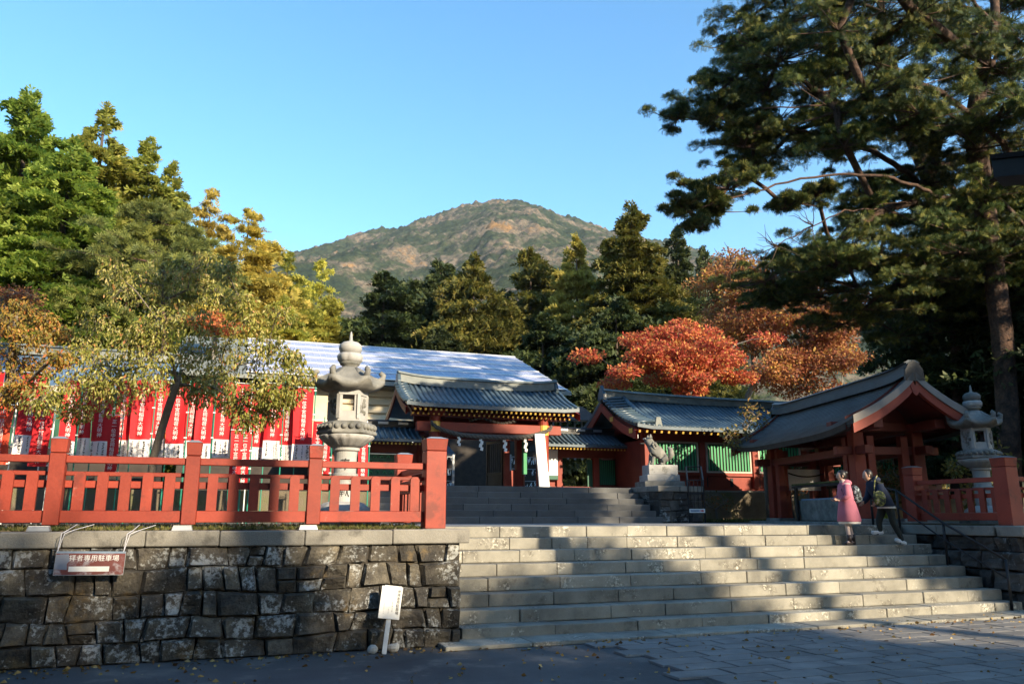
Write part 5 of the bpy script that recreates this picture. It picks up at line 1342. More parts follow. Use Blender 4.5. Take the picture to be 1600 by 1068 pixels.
def broadleaf(name, label, cat, base, fork, centres, radii, per, leaf_m, lsize, seed, r0=.12, bark='bark_grey', group=None, hang=.3, flat=0, twigs=True, aspect=.28, outward=.6):
    rng = np.random.default_rng(seed)
    b = Vector(base); t = thing(name, label, cat, base, 0, group)
    loc = [tuple(Vector(c) - b) for c in centres]
    mb, nodes = grow(b, [tuple(Vector(f) - b) for f in fork], loc, r0, seed)
    mb.build('trunk', bark, t, smooth=True)
    P, d = clump_points(rng, loc, radii, per)
    D = d * outward + rng.normal(0, .5, P.shape); D[:, 2] -= hang
    ls = lsize * rng.uniform(.7, 1.25, len(P))
    V, F = leaves(P, D, ls, ls * aspect, rng)
    me = fast_mesh('crown', V, F)
    link('crown', me, leaf_m, t)
    if twigs:                                   # twigs joining the clump centres to their leaves
        n = len(loc) * 10; idx = rng.integers(0, len(P), n); cidx = idx // per
        A = np.asarray(loc)[cidx]; Bp = P[idx]; tw = MB()
        for a, e in zip(A, Bp): tw.tube([a, (a + e) / 2 + np.array([0, 0, .06]), e], [lsize * .08, lsize * .06, lsize * .03], 4, cap=False)
        tag(tw.build('twigs', bark, t), kind='stuff')
    return t
def ell_centres(rng, c, R3, n, zflat=1.0, shell=.55):
    d = rng.normal(size=(n, 3)); d /= np.linalg.norm(d, axis=1, keepdims=True)
    return np.asarray(c) + d * (shell + (1 - shell) * rng.random((n, 1))) * np.asarray(R3)
PINE_TOP= [(14.45, 18.26, 17.08, 0.72), (15.48, 17.86, 17.17, 0.9), (13.83, 14.28, 14.48, 0.88), (15.18, 13.94, 14.48, 0.89), (19.27, 16.01, 17.04, 0.88), (14.55, 17.2, 17.84, 0.86), (16.01, 16.37, 17.83, 1.02), (16.48, 14.53, 16.59, 0.94), (19.38, 14.9, 17.4, 1), (20.98, 14.34, 17.18, 0.84), (13.12, 16.97, 14.87, 0.58), (12.78, 15.12, 13.38, 0.75), (14.82, 15.68, 14.44, 0.88), (15.84, 15.15, 14.04, 0.8), (18.49, 15.75, 15.28, 0.77), (21.12, 16.1, 16.39, 0.72), (22.15, 15.53, 16.94, 0.72), (12.71, 16.95, 13.85, 0.49), (13.25, 16.29, 13.29, 0.73), (13.86, 15.26, 12.73, 0.77), (14.33, 14.01, 12.13, 0.73), (15.54, 13.55, 12.29, 0.66), (18.41, 14.58, 13.64, 0.65), (18.99, 13.7, 13.44, 0.63), (11.61, 16.57, 12.25, 0.38), (13.78, 18.19, 13.59, 0.62), (13.68, 16.52, 12.5, 0.66), (14.89, 16.26, 12.49, 0.74), (14.94, 14.73, 11.63, 0.69), (15.26, 13.63, 11.22, 0.58), (17.5, 14.25, 11.75, 0.63), (17.88, 13.24, 11.67, 0.68), (12.74, 16.78, 11.69, 0.49), (14.93, 18.29, 12.56, 0.72), (14.84, 16.81, 11.95, 0.59), (14.23, 14.72, 10.97, 0.46), (21.34, 15.55, 12.43, 0.62), (21.95, 14.89, 14.52, 0.87), (21.74, 14.67, 12.29, 0.86), (13.99, 18.19, 11.94, 0.43)]
PINE_LOW= [(17.37, 17.39, 11.18, 0.58), (18.41, 17.15, 11.54, 0.51), (15.79, 16.04, 9.46, 0.58), (18.88, 17.88, 10.63, 0.75), (19.88, 17.44, 10.91, 0.66), (18.02, 14.36, 10.04, 0.48), (19.56, 16.59, 9.83, 0.63), (21.28, 15.8, 10.48, 0.63), (13.5, 17.34, 8.04, 0.58), (14.66, 17.26, 8.51, 0.69), (15.55, 16.76, 8.51, 0.77), (18.1, 17.89, 9.35, 0.84), (17.66, 16.07, 8.85, 0.77), (19.96, 16.81, 9.25, 0.83), (19.24, 14.83, 8.53, 0.75), (15.11, 18.74, 8.01, 0.52), (16.26, 18.42, 8.14, 0.78), (15.9, 16.5, 7.77, 0.77), (17.29, 16.51, 8, 0.78), (19.82, 17.27, 8.36, 0.93), (20.3, 16.18, 8.11, 0.9), (20.2, 15.11, 7.99, 0.68), (12.97, 16.41, 6.5, 0.39), (12.95, 16.9, 6.27, 0.26), (16.27, 17.48, 7.12, 0.64), (15.3, 15.34, 6.53, 0.72), (19.12, 17.46, 7.35, 0.84), (17.87, 14.91, 6.64, 0.73), (21.67, 16.58, 7.35, 0.74), (20.21, 14.28, 7.39, 0.82), (23.36, 16.2, 10.27, 0.94), (16.92, 17.29, 6.47, 0.61), (16.88, 16.36, 6.09, 0.77), (18.07, 16.01, 5.92, 0.77), (19.76, 16.04, 5.95, 0.8), (20.51, 15.48, 5.89, 0.7), (16.6, 15.56, 5.14, 0.59), (17.28, 14.84, 4.9, 0.64), (19.58, 15.45, 4.94, 0.69), (19.12, 17.58, 4.86, 0.56), (19.44, 16.02, 4.31, 0.62), (18.11, 13.93, 3.69, 0.55)]
PINE_LIMB= [(9.38, 14.73, 8.56, 0.31), (9.79, 14.58, 8.91, 0.37), (10.49, 14.55, 9.2, 0.38), (11.01, 14.58, 9.57, 0.26), (9.67, 14.62, 8.21, 0.25), (10.2, 14.65, 8.64, 0.28), (12.61, 14.66, 9.18, 0.35), (12.23, 14.79, 9.05, 0.21), (13, 14.52, 9.38, 0.24)]
T1 = [ (18.84, 15.12, 1.88), (19.06, 15.05, 4.18), (19.2, 15, 6.42), (19.21, 14.99, 8.58), (19.01, 14.85, 10.38), (18.74, 14.63, 12.15), (18.94, 14.35, 13.81), (19.52, 14.14, 15.22), (19.73, 14.07, 17.73), (20.05, 14.17, 21.02) ]
T2 = [ (20.65, 18.2, 2.3), (21.07, 18.05, 5.61), (20.86, 17.6, 8.55), (20.23, 17.28, 10.9), (19.49, 17.01, 12.17), (18.66, 16.78, 13.42), (17.97, 16.49, 15.07), (17.91, 16.51, 17.28), (18.12, 16.43, 20.53) ]
L1 = [ (19.01, 14.85, 10.38), (17.19, 14.64, 9.85), (16.16, 14.47, 9.99), (15, 14.35, 10.03), (13.71, 14.48, 9.95), (12.21, 14.58, 9.58), (10.85, 14.53, 9), (9.73, 14.6, 8.56) ]
L2 = [ (20.23, 17.28, 10.9), (17.73, 16.04, 11.27), (16.36, 15.78, 11.53), (15.31, 15.83, 11.73), (14.59, 15.87, 11.76), (13.57, 16.02, 12.04) ]
L3 = [ (16.91, 15.27, 9.41), (15.8, 15.23, 9.62), (14.53, 15.26, 9.37), (13.57, 15.38, 8.9), (12.54, 15.53, 8.26), (11.41, 15.71, 7.8) ]
L4 = [ (19.21, 14.99, 8.58), (17.65, 15.01, 8.77), (16.47, 15.21, 8.35), (14.86, 15.56, 8.1), (13.2, 16.04, 7.81) ]
L5 = [ (18.74, 14.63, 12.15), (17.42, 14.56, 11.89), (16.38, 14.61, 12.1), (15.31, 14.77, 12.56), (14.01, 15.01, 12.16), (12.28, 15.41, 11.96) ]
PINE_BACK= [(-4.4, 40.7, 16.02, 0.84), (-5.17, 40.67, 15.01, 0.96), (-3.3, 40.59, 15.34, 0.97), (-5.42, 39.06, 13.47, 1.15), (-3.96, 40.31, 14.1, 1.2), (-2.35, 37.56, 13.55, 0.91), (-6.45, 40.89, 13.29, 1.07), (-4.36, 38.95, 12.48, 1.21), (-2.52, 38.16, 12.63, 1.09), (-7.07, 41.81, 12.58, 1.09), (-7.4, 39.48, 11.28, 0.85), (-5.08, 39.99, 11.69, 1.18), (-3.31, 40.43, 12.17, 1.21), (-6.29, 39.54, 10.78, 1.04)]
TB = [ (-3.2, 39.3, 2.2), (-3.4, 39.34, 7.6), (-3.77, 39.46, 11.93), (-4, 39.54, 13.4) ]
MAPLE_RED= [(20.67, 32.72, 7.64, 0.68), (18.16, 33.96, 8.65, 0.68), (21.7, 33.04, 9.14, 0.69), (20.03, 31.15, 7.86, 0.65), (22.98, 31.83, 8.2, 0.68), (22.51, 32.5, 9.04, 0.68), (20.47, 31.61, 8.86, 0.66), (19.55, 31.52, 9.26, 0.65), (21.74, 34.06, 8.36, 0.71), (19.54, 32.8, 8.95, 0.67), (21.04, 32.98, 9.26, 0.68), (22.49, 34.35, 9.42, 0.72), (18.67, 34.24, 10.17, 0.69), (20.62, 32.06, 8.58, 0.67), (22.91, 34.49, 9.47, 0.72), (20.16, 32.61, 10.36, 0.67), (20.94, 30.69, 9.5, 0.64), (22.14, 33.37, 10.32, 0.7), (18.27, 32, 8.77, 0.65), (19.09, 32.67, 9.61, 0.67), (22.24, 34.06, 8.99, 0.71), (21.13, 33.67, 9.66, 0.7), (17.89, 31.74, 9.16, 0.64), (19.27, 33.29, 9.21, 0.68), (21.03, 32.48, 9.29, 0.68), (18.98, 33.55, 9.7, 0.68), (21.24, 31.46, 8.85, 0.66), (20.68, 33.43, 9.09, 0.69), (19.96, 31.29, 8.75, 0.65), (21.27, 31.81, 8.42, 0.67), (15.84, 34.12, 9.22, 0.67), (25.7, 33.29, 10.66, 0.72), (19.31, 31.53, 8.05, 0.65), (20.71, 34.2, 8.38, 0.7), (17.72, 32.62, 9.89, 0.66), (20.08, 33.56, 9.86, 0.69), (18.37, 33.32, 8.69, 0.67), (20.47, 32.92, 9.18, 0.68), (20.15, 34.39, 9.23, 0.7), (19.78, 32.85, 9.68, 0.67), (19.98, 31.5, 8.61, 0.65), (19.38, 31.71, 8.37, 0.65), (17.68, 32.11, 8.95, 0.65), (20.16, 34.83, 8.46, 0.71), (21.16, 33.51, 7.69, 0.69), (23.63, 34.13, 9.92, 0.72), (17.69, 34.97, 8.08, 0.63), (16.79, 32.17, 8.19, 0.64), (18.88, 34.39, 9.52, 0.63), (22.27, 33.76, 10.8, 0.7), (21.08, 33.92, 11.15, 0.64), (19.47, 33.43, 10.51, 0.62), (22.33, 31.78, 9.09, 0.67), (22.84, 32.07, 8.22, 0.62)]
MAPLE_A= [(28.38, 37.81, 14.47, 0.96), (28.64, 41.65, 14.61, 1.04), (32.32, 39.45, 14.89, 1.02), (32.02, 39.04, 15.19, 1.01), (29.81, 41.08, 13.15, 1.03), (29, 41.27, 14.15, 1.03), (26.28, 38.9, 12.44, 0.96), (31.73, 40.03, 15.21, 1.02), (30.16, 40.37, 14.77, 1.02), (25.25, 39.68, 9.45, 0.97), (30.62, 40.11, 12.79, 1.02), (29.93, 39.68, 13.66, 1), (31.91, 37.32, 16.32, 0.97), (29.52, 40.75, 14.83, 1.02), (27.93, 38.48, 12.42, 0.97), (28.54, 40.28, 16.06, 1.01), (27.39, 39.93, 13.07, 0.99), (29.81, 38.31, 12.36, 0.98), (31.69, 38.98, 14.73, 1), (30.43, 39, 12.75, 0.99), (28.29, 38.64, 14.68, 0.97), (31.71, 40.67, 15.43, 1.04), (27.8, 38.25, 14.87, 0.96), (30.33, 37.07, 13.4, 0.96), (28.46, 39.77, 14.21, 1), (29.68, 40.83, 14.05, 1.03), (27.21, 40.94, 15.85, 1.01), (30.44, 40.22, 12.4, 1.02), (27.7, 40.04, 13.65, 1), (28.99, 40.39, 17.67, 1.01), (28.43, 39.14, 15.35, 0.98), (29.84, 38.36, 13.92, 0.98), (29.27, 39.56, 16.15, 1), (28.39, 37.86, 16.3, 0.96), (28.31, 38.1, 11.36, 0.96), (27.98, 41.08, 12.76, 1.02), (30.33, 37.79, 13.81, 0.97), (31.41, 39.86, 13.97, 1.02), (29.36, 40.72, 17.39, 1.02), (27.55, 39.75, 16.06, 0.99), (28.05, 40.72, 16.75, 0.78), (29.49, 40.69, 17.11, 0.79), (31.22, 40.41, 16.78, 0.87)]
MAPLE_B= [(32.36, 36.91, 11.23, 0.97), (30.04, 37.21, 10.67, 0.96), (30.45, 35.69, 11.29, 0.93), (27.07, 37.32, 12.91, 0.94), (28.61, 35.49, 10.02, 0.91), (30.27, 37.43, 10.77, 0.96), (31.38, 35.16, 12.33, 0.92), (29.15, 35.5, 12.66, 0.92), (27.72, 37.5, 12.44, 0.95), (32.12, 33.89, 10.03, 0.9), (29.31, 35.58, 9.48, 0.92), (32.73, 36.96, 14.02, 0.97), (27.2, 35.38, 9.54, 0.9), (31.4, 34.11, 10.14, 0.9), (28.35, 35.44, 10.2, 0.91), (31.8, 34.43, 13.36, 0.91), (29.63, 35.91, 12.36, 0.93), (30.07, 35.03, 9.79, 0.91), (30.31, 35.34, 10.27, 0.92), (30.73, 34.79, 11.49, 0.91), (30.7, 34.77, 12.56, 0.91), (30.03, 36.57, 10.69, 0.94), (31.69, 34.83, 10.67, 0.92), (31.08, 35.2, 10.11, 0.92), (30.35, 37.13, 8.82, 0.96), (30.97, 33.92, 11.85, 0.9), (27.65, 35.43, 13.71, 0.9), (31.29, 37.15, 11.26, 0.96), (30.51, 35.64, 10.56, 0.93), (30.9, 36.98, 13.08, 0.96), (27.88, 35.3, 9.29, 0.9), (30.86, 35.91, 8.99, 0.94), (30.65, 37.35, 12.97, 0.96), (30.97, 35.09, 12.56, 0.92), (34.3, 35.74, 14.12, 0.96), (28.6, 37.07, 11.68, 0.94), (32.89, 34.65, 12.19, 0.92), (32.35, 37.4, 15.06, 0.98), (32.87, 34.65, 12.38, 0.92), (31.93, 35.33, 11.67, 0.93), (29.45, 36.81, 13.16, 0.94), (29.08, 35.66, 10.33, 0.92), (33.21, 36.42, 8.58, 0.96), (29.79, 36.6, 10.33, 0.94), (31.79, 35.86, 12.2, 0.94), (31.62, 35.71, 11.76, 0.94), (33.53, 36.93, 11.73, 0.98), (29.58, 38.33, 9.42, 0.98), (33.49, 36.34, 10.3, 0.89), (28.86, 36.32, 9.27, 0.86)]
CHERRY= [(-2.6, 13.69, 3.62, 0.32), (-2.19, 13.74, 3.96, 0.34), (-1.64, 12.73, 4.11, 0.34), (-1.22, 12.69, 4.48, 0.32), (-1.95, 14.45, 5.4, 0.36), (-1.96, 12.98, 5.3, 0.25), (-1.39, 14.16, 5.66, 0.36), (-0.9, 13.55, 5.58, 0.33), (-0.54, 13.82, 5.36, 0.36), (-0.77, 12.48, 4.52, 0.34), (-0.28, 12.7, 4.15, 0.35), (0.21, 13.36, 4.1, 0.37), (0.48, 11.93, 3.47, 0.32), (0.8, 11.98, 3.64, 0.25), (0.43, 12.52, 3.21, 0.27), (0.14, 12.32, 3.03, 0.23), (-0.37, 12.46, 3.5, 0.32), (-0.95, 13.55, 3.85, 0.35), (-1.32, 12.7, 3.59, 0.32), (-1.96, 14.41, 3.56, 0.36), (-2.44, 14.03, 3.27, 0.24), (-2.76, 13.13, 3.29, 0.24), (-2.37, 14.43, 4.74, 0.34), (0.01, 12.48, 4.53, 0.31), (0.49, 12.72, 4.76, 0.24), (-0.77, 13.3, 4.18, 0.36), (-1.28, 12.76, 4.04, 0.34), (0.38, 12.8, 4.27, 0.26), (-0.37, 12.31, 5.32, 0.24), (0.7, 12.17, 3.96, 0.19), (-0.69, 13.88, 5.93, 0.19), (-2.51, 14.35, 4.32, 0.25), (-0.31, 13.07, 3.76, 0.26), (-1.84, 13.88, 3.91, 0.31), (-1.34, 14.03, 5.17, 0.31), (-0.1, 12.35, 4.85, 0.23), (-0.62, 13.13, 3.54, 0.26), (-1.96, 12.99, 3.55, 0.25), (0.63, 12.05, 3.35, 0.21), (0.27, 12.17, 3.4, 0.23), (-0.08, 12.47, 3.28, 0.21), (-1.47, 12.69, 4.31, 0.26)]
CT = [ (-1.19, 13.34, 1.68), (-1.19, 13.34, 2.5), (-1.13, 13.32, 2.84), (-1.05, 13.29, 3.24), (-0.95, 13.15, 3.63), (-1.04, 13.18, 4.04) ]
CHERRY_EDGE= [(-3.57, 14.03, 4.6, 0.28), (-3.21, 14.11, 4.38, 0.28), (-3.53, 14.53, 4.07, 0.29), (-3.18, 14.71, 4.02, 0.25), (-3, 14.7, 4.64, 0.23), (-3.57, 14.66, 3.51, 0.25), (-3.25, 14.29, 3.68, 0.24), (-4.18, 15.13, 4.42, 0.36), (-3.89, 14.07, 3.61, 0.29), (-2.66, 13.57, 4, 0.18), (-3.18, 14.66, 4.83, 0.19), (-3.55, 14.54, 4.99, 0.2)]
CE = [ (-4.21, 14.61, 1.68), (-4.26, 14.63, 2.66), (-4.14, 14.59, 3.47) ]
MAPLE_EDGE= [(-7.41, 30.22, 8.37, 0.51), (-7.84, 30.71, 8.43, 0.52), (-8.18, 30.64, 8.54, 0.51), (-7.65, 31.58, 9.45, 0.53), (-8.58, 31.71, 9.02, 0.53), (-7.85, 30.69, 8.25, 0.52), (-7.65, 32.25, 9.14, 0.55), (-8.5, 32.6, 9.57, 0.55), (-8.19, 32.32, 9.15, 0.54), (-8.26, 31.42, 8.92, 0.53), (-7.41, 30.76, 8.42, 0.52), (-8.28, 30.89, 9.03, 0.52), (-8.16, 32.15, 9.5, 0.54), (-8.18, 31.9, 8.97, 0.54), (-7.63, 30.81, 9.27, 0.52), (-7.68, 32.15, 9.43, 0.54)]
MAPLE_SMALL= [(-1.41, 32.22, 9.15, 0.34), (-1.64, 32.51, 8.97, 0.34), (-1.63, 31.95, 8.91, 0.34), (-0.31, 31.2, 8.73, 0.34), (-1.06, 32.38, 8.74, 0.35), (-0.82, 32.84, 9.1, 0.35), (-1.4, 31.69, 8.99, 0.34), (-2.11, 32.77, 9.21, 0.35), (-0.63, 32.34, 8.86, 0.35), (-1.3, 33.06, 9.58, 0.35), (-1.48, 32.69, 9.11, 0.35), (-1.23, 31.81, 8.82, 0.34), (-0.9, 31.48, 8.82, 0.34), (-1.28, 32.95, 9.23, 0.35)]
SAPLING= [(13.88, 18.7, 4.39, 0.33), (13.38, 18.63, 4.09, 0.32), (14.42, 19, 4.26, 0.3), (13.12, 18.88, 3.84, 0.25), (13.93, 18.7, 3.67, 0.29), (14.27, 18.58, 3.67, 0.25), (13.3, 18.87, 3.66, 0.25), (13.9, 19.06, 4.62, 0.22), (14.16, 18.64, 3.13, 0.18)]
ST = [ (14.17, 18.77, 1.57), (14.16, 18.77, 2.43), (14.17, 18.77, 3.05) ]
# ---------------------------------------------------------------- pines
def pine_mesh(pads, seed, base, tl=.14, per=1100, k=6, flat=.4, upw=.55):
    rng = np.random.default_rng(seed)
    c = np.array([p[:3] for p in pads]) - np.array(base); r = np.array([p[3] for p in pads]) * 1.12
    sub = 16                                            # each pad breaks into smaller flat cushions spread sideways
    cc = np.repeat(c, sub, 0) + rng.normal(0, 1, (len(c) * sub, 3)) * (np.repeat(r, sub)[:, None] * np.array([.85, .85, .24])); rr_ = np.repeat(r, sub) * rng.uniform(.22, .55, len(c) * sub)
    n = per // sub
    C3 = np.repeat(cc, n, 0); R3 = np.repeat(rr_, n)[:, None]
    d = rng.normal(size=C3.shape); d /= np.linalg.norm(d, axis=1, keepdims=True); d[:, 2] = np.abs(d[:, 2]) * 1.1 - .4
    q = rng.random((len(C3), 1)) ** .5
    P = C3 + d * q * R3 * np.array([1, 1, flat])
    D = d * .7 + rng.normal(0, .4, P.shape); D[:, 2] += upw
    ln = tl * rng.uniform(.7, 1.2, len(P))
    V, F = tris(P, D, ln, ln * .085, rng, k, 1.1)
    return fast_mesh('crown', V, F), cc
def pine(name, label, first, pads, limbs, seed, r0, group=None, leaf_m='needle_pine', **kw):
    base = first[0]; b = Vector(base); t = thing(name, label, 'tree', base, 0, group)
    loc = [tuple(Vector(p[:3]) - b) for p in pads]
    mb, nodes = grow(b, [tuple(Vector(f) - b) for f in first], loc, r0, seed, sag=.05, power=.5, wob=.07)
    mb.build('trunk', 'bark_pine', t, smooth=True)
    for L_, ra_ in limbs:
        fine_ = []
        for u_, v_ in zip(L_[:-1], L_[1:]):
            for q_ in (0, .25, .5, .75): fine_.append(Vector(u_).lerp(Vector(v_), q_) + Vector([.07 * mnoise.noise(Vector(u_) * 3 + Vector((q_ * 5, w_, 0))) for w_ in (1, 20, 40)]))
        L_ = fine_ + [Vector(L_[-1])]; n = len(L_)
        MB().tube([tuple(Vector(q) - b) for q in L_], [ra_ * (1 - .75 * i / (n - 1)) for i in range(n)], 8).build('limb', 'bark_pine', t, smooth=True)
    me, cc = pine_mesh(pads, seed, base, **kw)
    link('crown', me, leaf_m, t)
    rng = random.Random(seed); tw = MB()
    for i, c_ in enumerate(cc):
        a = Vector(loc[i // 16]); e = Vector(c_)
        tw.tube([a - Vector((0, 0, .1)), a.lerp(e, .5) - Vector((0, 0, .06)), e], [.018, .012, .006], 4, cap=False)
    tag(tw.build('twigs', 'bark_pine', t), kind='stuff')
    return t
prng = random.Random(31)
def extra(pads, n, dy):
    out = []
    for _ in range(n):
        a = prng.choice(pads); out.append((a[0] + prng.uniform(-.6, .6), a[1] + prng.uniform(-dy, dy), a[2] + prng.uniform(-.5, .5), a[3] * prng.uniform(.8, 1.1)))
    return out
PINE_LOW = [p for p in PINE_LOW if p[2] > 7.0]
PINE_TOP += extra([p for p in PINE_TOP if p[0] > 11], 40, 2.0) + [(a, b - 1.2, c + .2, .75) for a, b, c in (T1[3], T1[4], T1[5], T1[6])] + [(a - .8, b - .9, c - .5, .7) for a, b, c in (T1[4], T1[5], T1[6])]
PINE_LOW += extra([p for p in PINE_LOW if p[0] > 12.5], 40, 2.0)
pine('pine_tree', 'big spreading pine whose long limb reaches over the roofs', T1, PINE_TOP[0::2] + PINE_LOW[0::2] + PINE_LIMB, ((L1, .06), (L5, .06), (L3, .028)), 5, .27, 'pines beside the pavilion')
pine('pine_tree', 'second pine with leaning trunk behind the spreading pine', T2, PINE_TOP[1::2] + PINE_LOW[1::2], ((L2, .1), (L4, .06)), 6, .24, 'pines beside the pavilion')
# bare twigs at the tip of the dead limb
rr = random.Random(9); tw = thing('dead_branch', 'bare dead pine branch pointing down against the sky', 'branch', L3[2])
b = Vector(L3[2])
for i in range(26):
    s0 = Vector(L3[rr.choice((3, 4, 4, 5, 5))]) - b; q = s0
    pts = [q]
    d = Vector((rr.uniform(-1, .2), rr.uniform(-.5, .5), rr.uniform(-.6, .5))).normalized()
    for j in range(4):
        q = q + d * rr.uniform(.12, .24); d = (d + Vector((rr.uniform(-.5, .5), rr.uniform(-.5, .5), rr.uniform(-.5, .6)))).normalized(); pts.append(q)
    MB().tube(pts, [.014, .011, .009, .007, .004], 5).build('twig', 'bark', tw)
pine('pine_tree', 'layered pale green pine behind the cherry tree', TB, PINE_BACK, (), 8, .12, 'pines behind the banners', tl=.3, per=1100, k=5, leaf_m='needle_pine_pale')
bpine = C.objects[-1]
def layered(name, label, base, centres, leaf_m, lsize, seed, group=None, per=190, flat=.45, r0=.2, **k):
    cs = [c[:3] for c in centres]; cen = np.mean(np.array(cs), 0); b = Vector(base)
    fork = [base, tuple(b.lerp(Vector(cen), .25) + Vector((.1, 0, 0))), tuple(b.lerp(Vector(cen), .55))]
    return broadleaf(name, label, 'tree', base, fork, cs, [(c[3] * 1.35, c[3] * 1.35, c[3] * flat) for c in centres], per, leaf_m, lsize, seed, r0, 'bark_grey', group, **k)
layered('maple_tree', 'bright red-orange maple spreading over the hall roof', (21.2, 33.8, 2.3), MAPLE_RED, 'leaf_maple_red', .16, 21, 'autumn maples', per=430, hang=.15, aspect=.34)
layered('maple_tree', 'rust-brown maple beside the dark pointed conifer', (31, 43, 2.3), MAPLE_A, 'leaf_maple_orange', .19, 22, 'autumn maples', per=430, hang=.15, flat=.6, aspect=.34)
layered('maple_tree', 'orange and yellow maple behind the pavilion roof', (31.8, 36.5, 2.3), MAPLE_B, 'leaf_maple_orange', .19, 23, 'autumn maples', per=430, hang=.15, flat=.6, aspect=.34)
layered('maple_tree', 'rusty maple above the blue roof at the cypress foot', (-9, 29.5, 2.2), [m_ for m_ in MAPLE_EDGE if m_[2] < 9.6], 'leaf_maple_orange', .12, 24, 'autumn maples', per=200, r0=.12)
layered('maple_tree', 'small flame-orange maple above the solar roof edge', (-.8, 32.3, 2.2), MAPLE_SMALL, 'leaf_maple_red', .13, 25, 'autumn maples', per=300, r0=.1)
broadleaf('cherry_tree', 'cherry tree with drooping yellowing leaves behind the fence', 'tree', CT[0], CT, [c[:3] for c in CHERRY], [(c[3] * 1.15, c[3] * 1.15, c[3] * .95) for c in CHERRY], 420, 'leaf_cherry', .075, 31, .06, 'bark_cherry', 'cherry trees behind the fence', hang=1.0, aspect=.2, outward=.35)
rr = random.Random(12)
broadleaf('cherry_tree', 'cherry tree turning orange at the end of the banner row', 'tree', CE[0], CE, [c[:3] for c in CHERRY_EDGE], [(c[3] * 1.2, c[3] * 1.2, c[3] * .8) for c in CHERRY_EDGE], 380, 'leaf_cherry_orange', .075, 32, .09, 'bark_cherry', 'cherry trees behind the fence', hang=.7, aspect=.22, outward=.4)
broadleaf('sapling', 'thin young tree with yellow leaves in front of the red hall', 'tree', ST[0], ST, [c[:3] for c in SAPLING], [(c[3] * 1.2,) * 3 for c in SAPLING], 55, 'leaf_sapling', .12, 33, .07, 'bark_cherry', None, hang=.4)
def shrub(label, base, c, R3, n, per, leaf_m, ls, seed, r0=.04, cr=.28):
    rng = np.random.default_rng(seed); cen = ell_centres(rng, c, R3, n)
    b = Vector(base); broadleaf('shrub', label, 'shrub', base, [base, tuple(b.lerp(Vector(c), .3)), tuple(b.lerp(Vector(c), .6))], [tuple(q) for q in cen], [(cr, cr, cr * .8)] * n, per, leaf_m, ls, seed, r0, 'bark_cherry', None, hang=.2)
shrub('red-leaved shrub seen through the pavilion pillars', (15.1, 18.9, Z1), (15.1, 18.9, 2.75), (.7, .6, .6), 14, 90, 'leaf_shrub', .09, 41)
shrub('small twiggy shrub in front of the hall base', (12.9, 19.4, Z1), (12.9, 19.4, 2.05), (.5, .4, .3), 9, 22, 'leaf_shrub', .07, 42)
shrub('yellow-green shrub behind the shaded lantern', (17.2, 14.6, Z1), (17.2, 14.6, 2.6), (.9, .8, .9), 18, 80, 'leaf_sapling', .12, 43)
shrub('dark leafy shrub behind the pavilion near the pine trunk', (18.0, 18.6, Z1), (18.0, 18.6, 2.5), (1.0, .8, .9), 18, 80, 'leaf_shrub', .12, 44)
shrub('round clipped shrub behind the pavilion pillars', (17.0, 18.0, Z1), (17.0, 18.0, 2.0), (.6, .6, .5), 12, 90, 'leaf_hinoki', .09, 45)
GR = 'shaded conifers behind the pines'
conif(SH_E, 'leaf_cedar', 22.8, 20.2, 11.5, 'dark cedar in deep shade behind the two pines', GR, 1.0, rz=1, name='cedar')
conif(SH_E, 'leaf_cedar', 23.0, 17.6, 13, 'dark cedar behind the pine trunks farther from the pavilion', GR, 1.25, rz=2, name='cedar')
conif(SH_C, 'leaf_cedar', 21.8, 14.5, 12, 'shaded conifer close behind the leaning pine trunk', GR, 1.2, rz=3, name='conifer')
conif(SH_C, 'leaf_cedar', 25.5, 14.5, 15, 'shaded conifer beside the big pine trunk', GR, 1.1, rz=4, name='conifer')

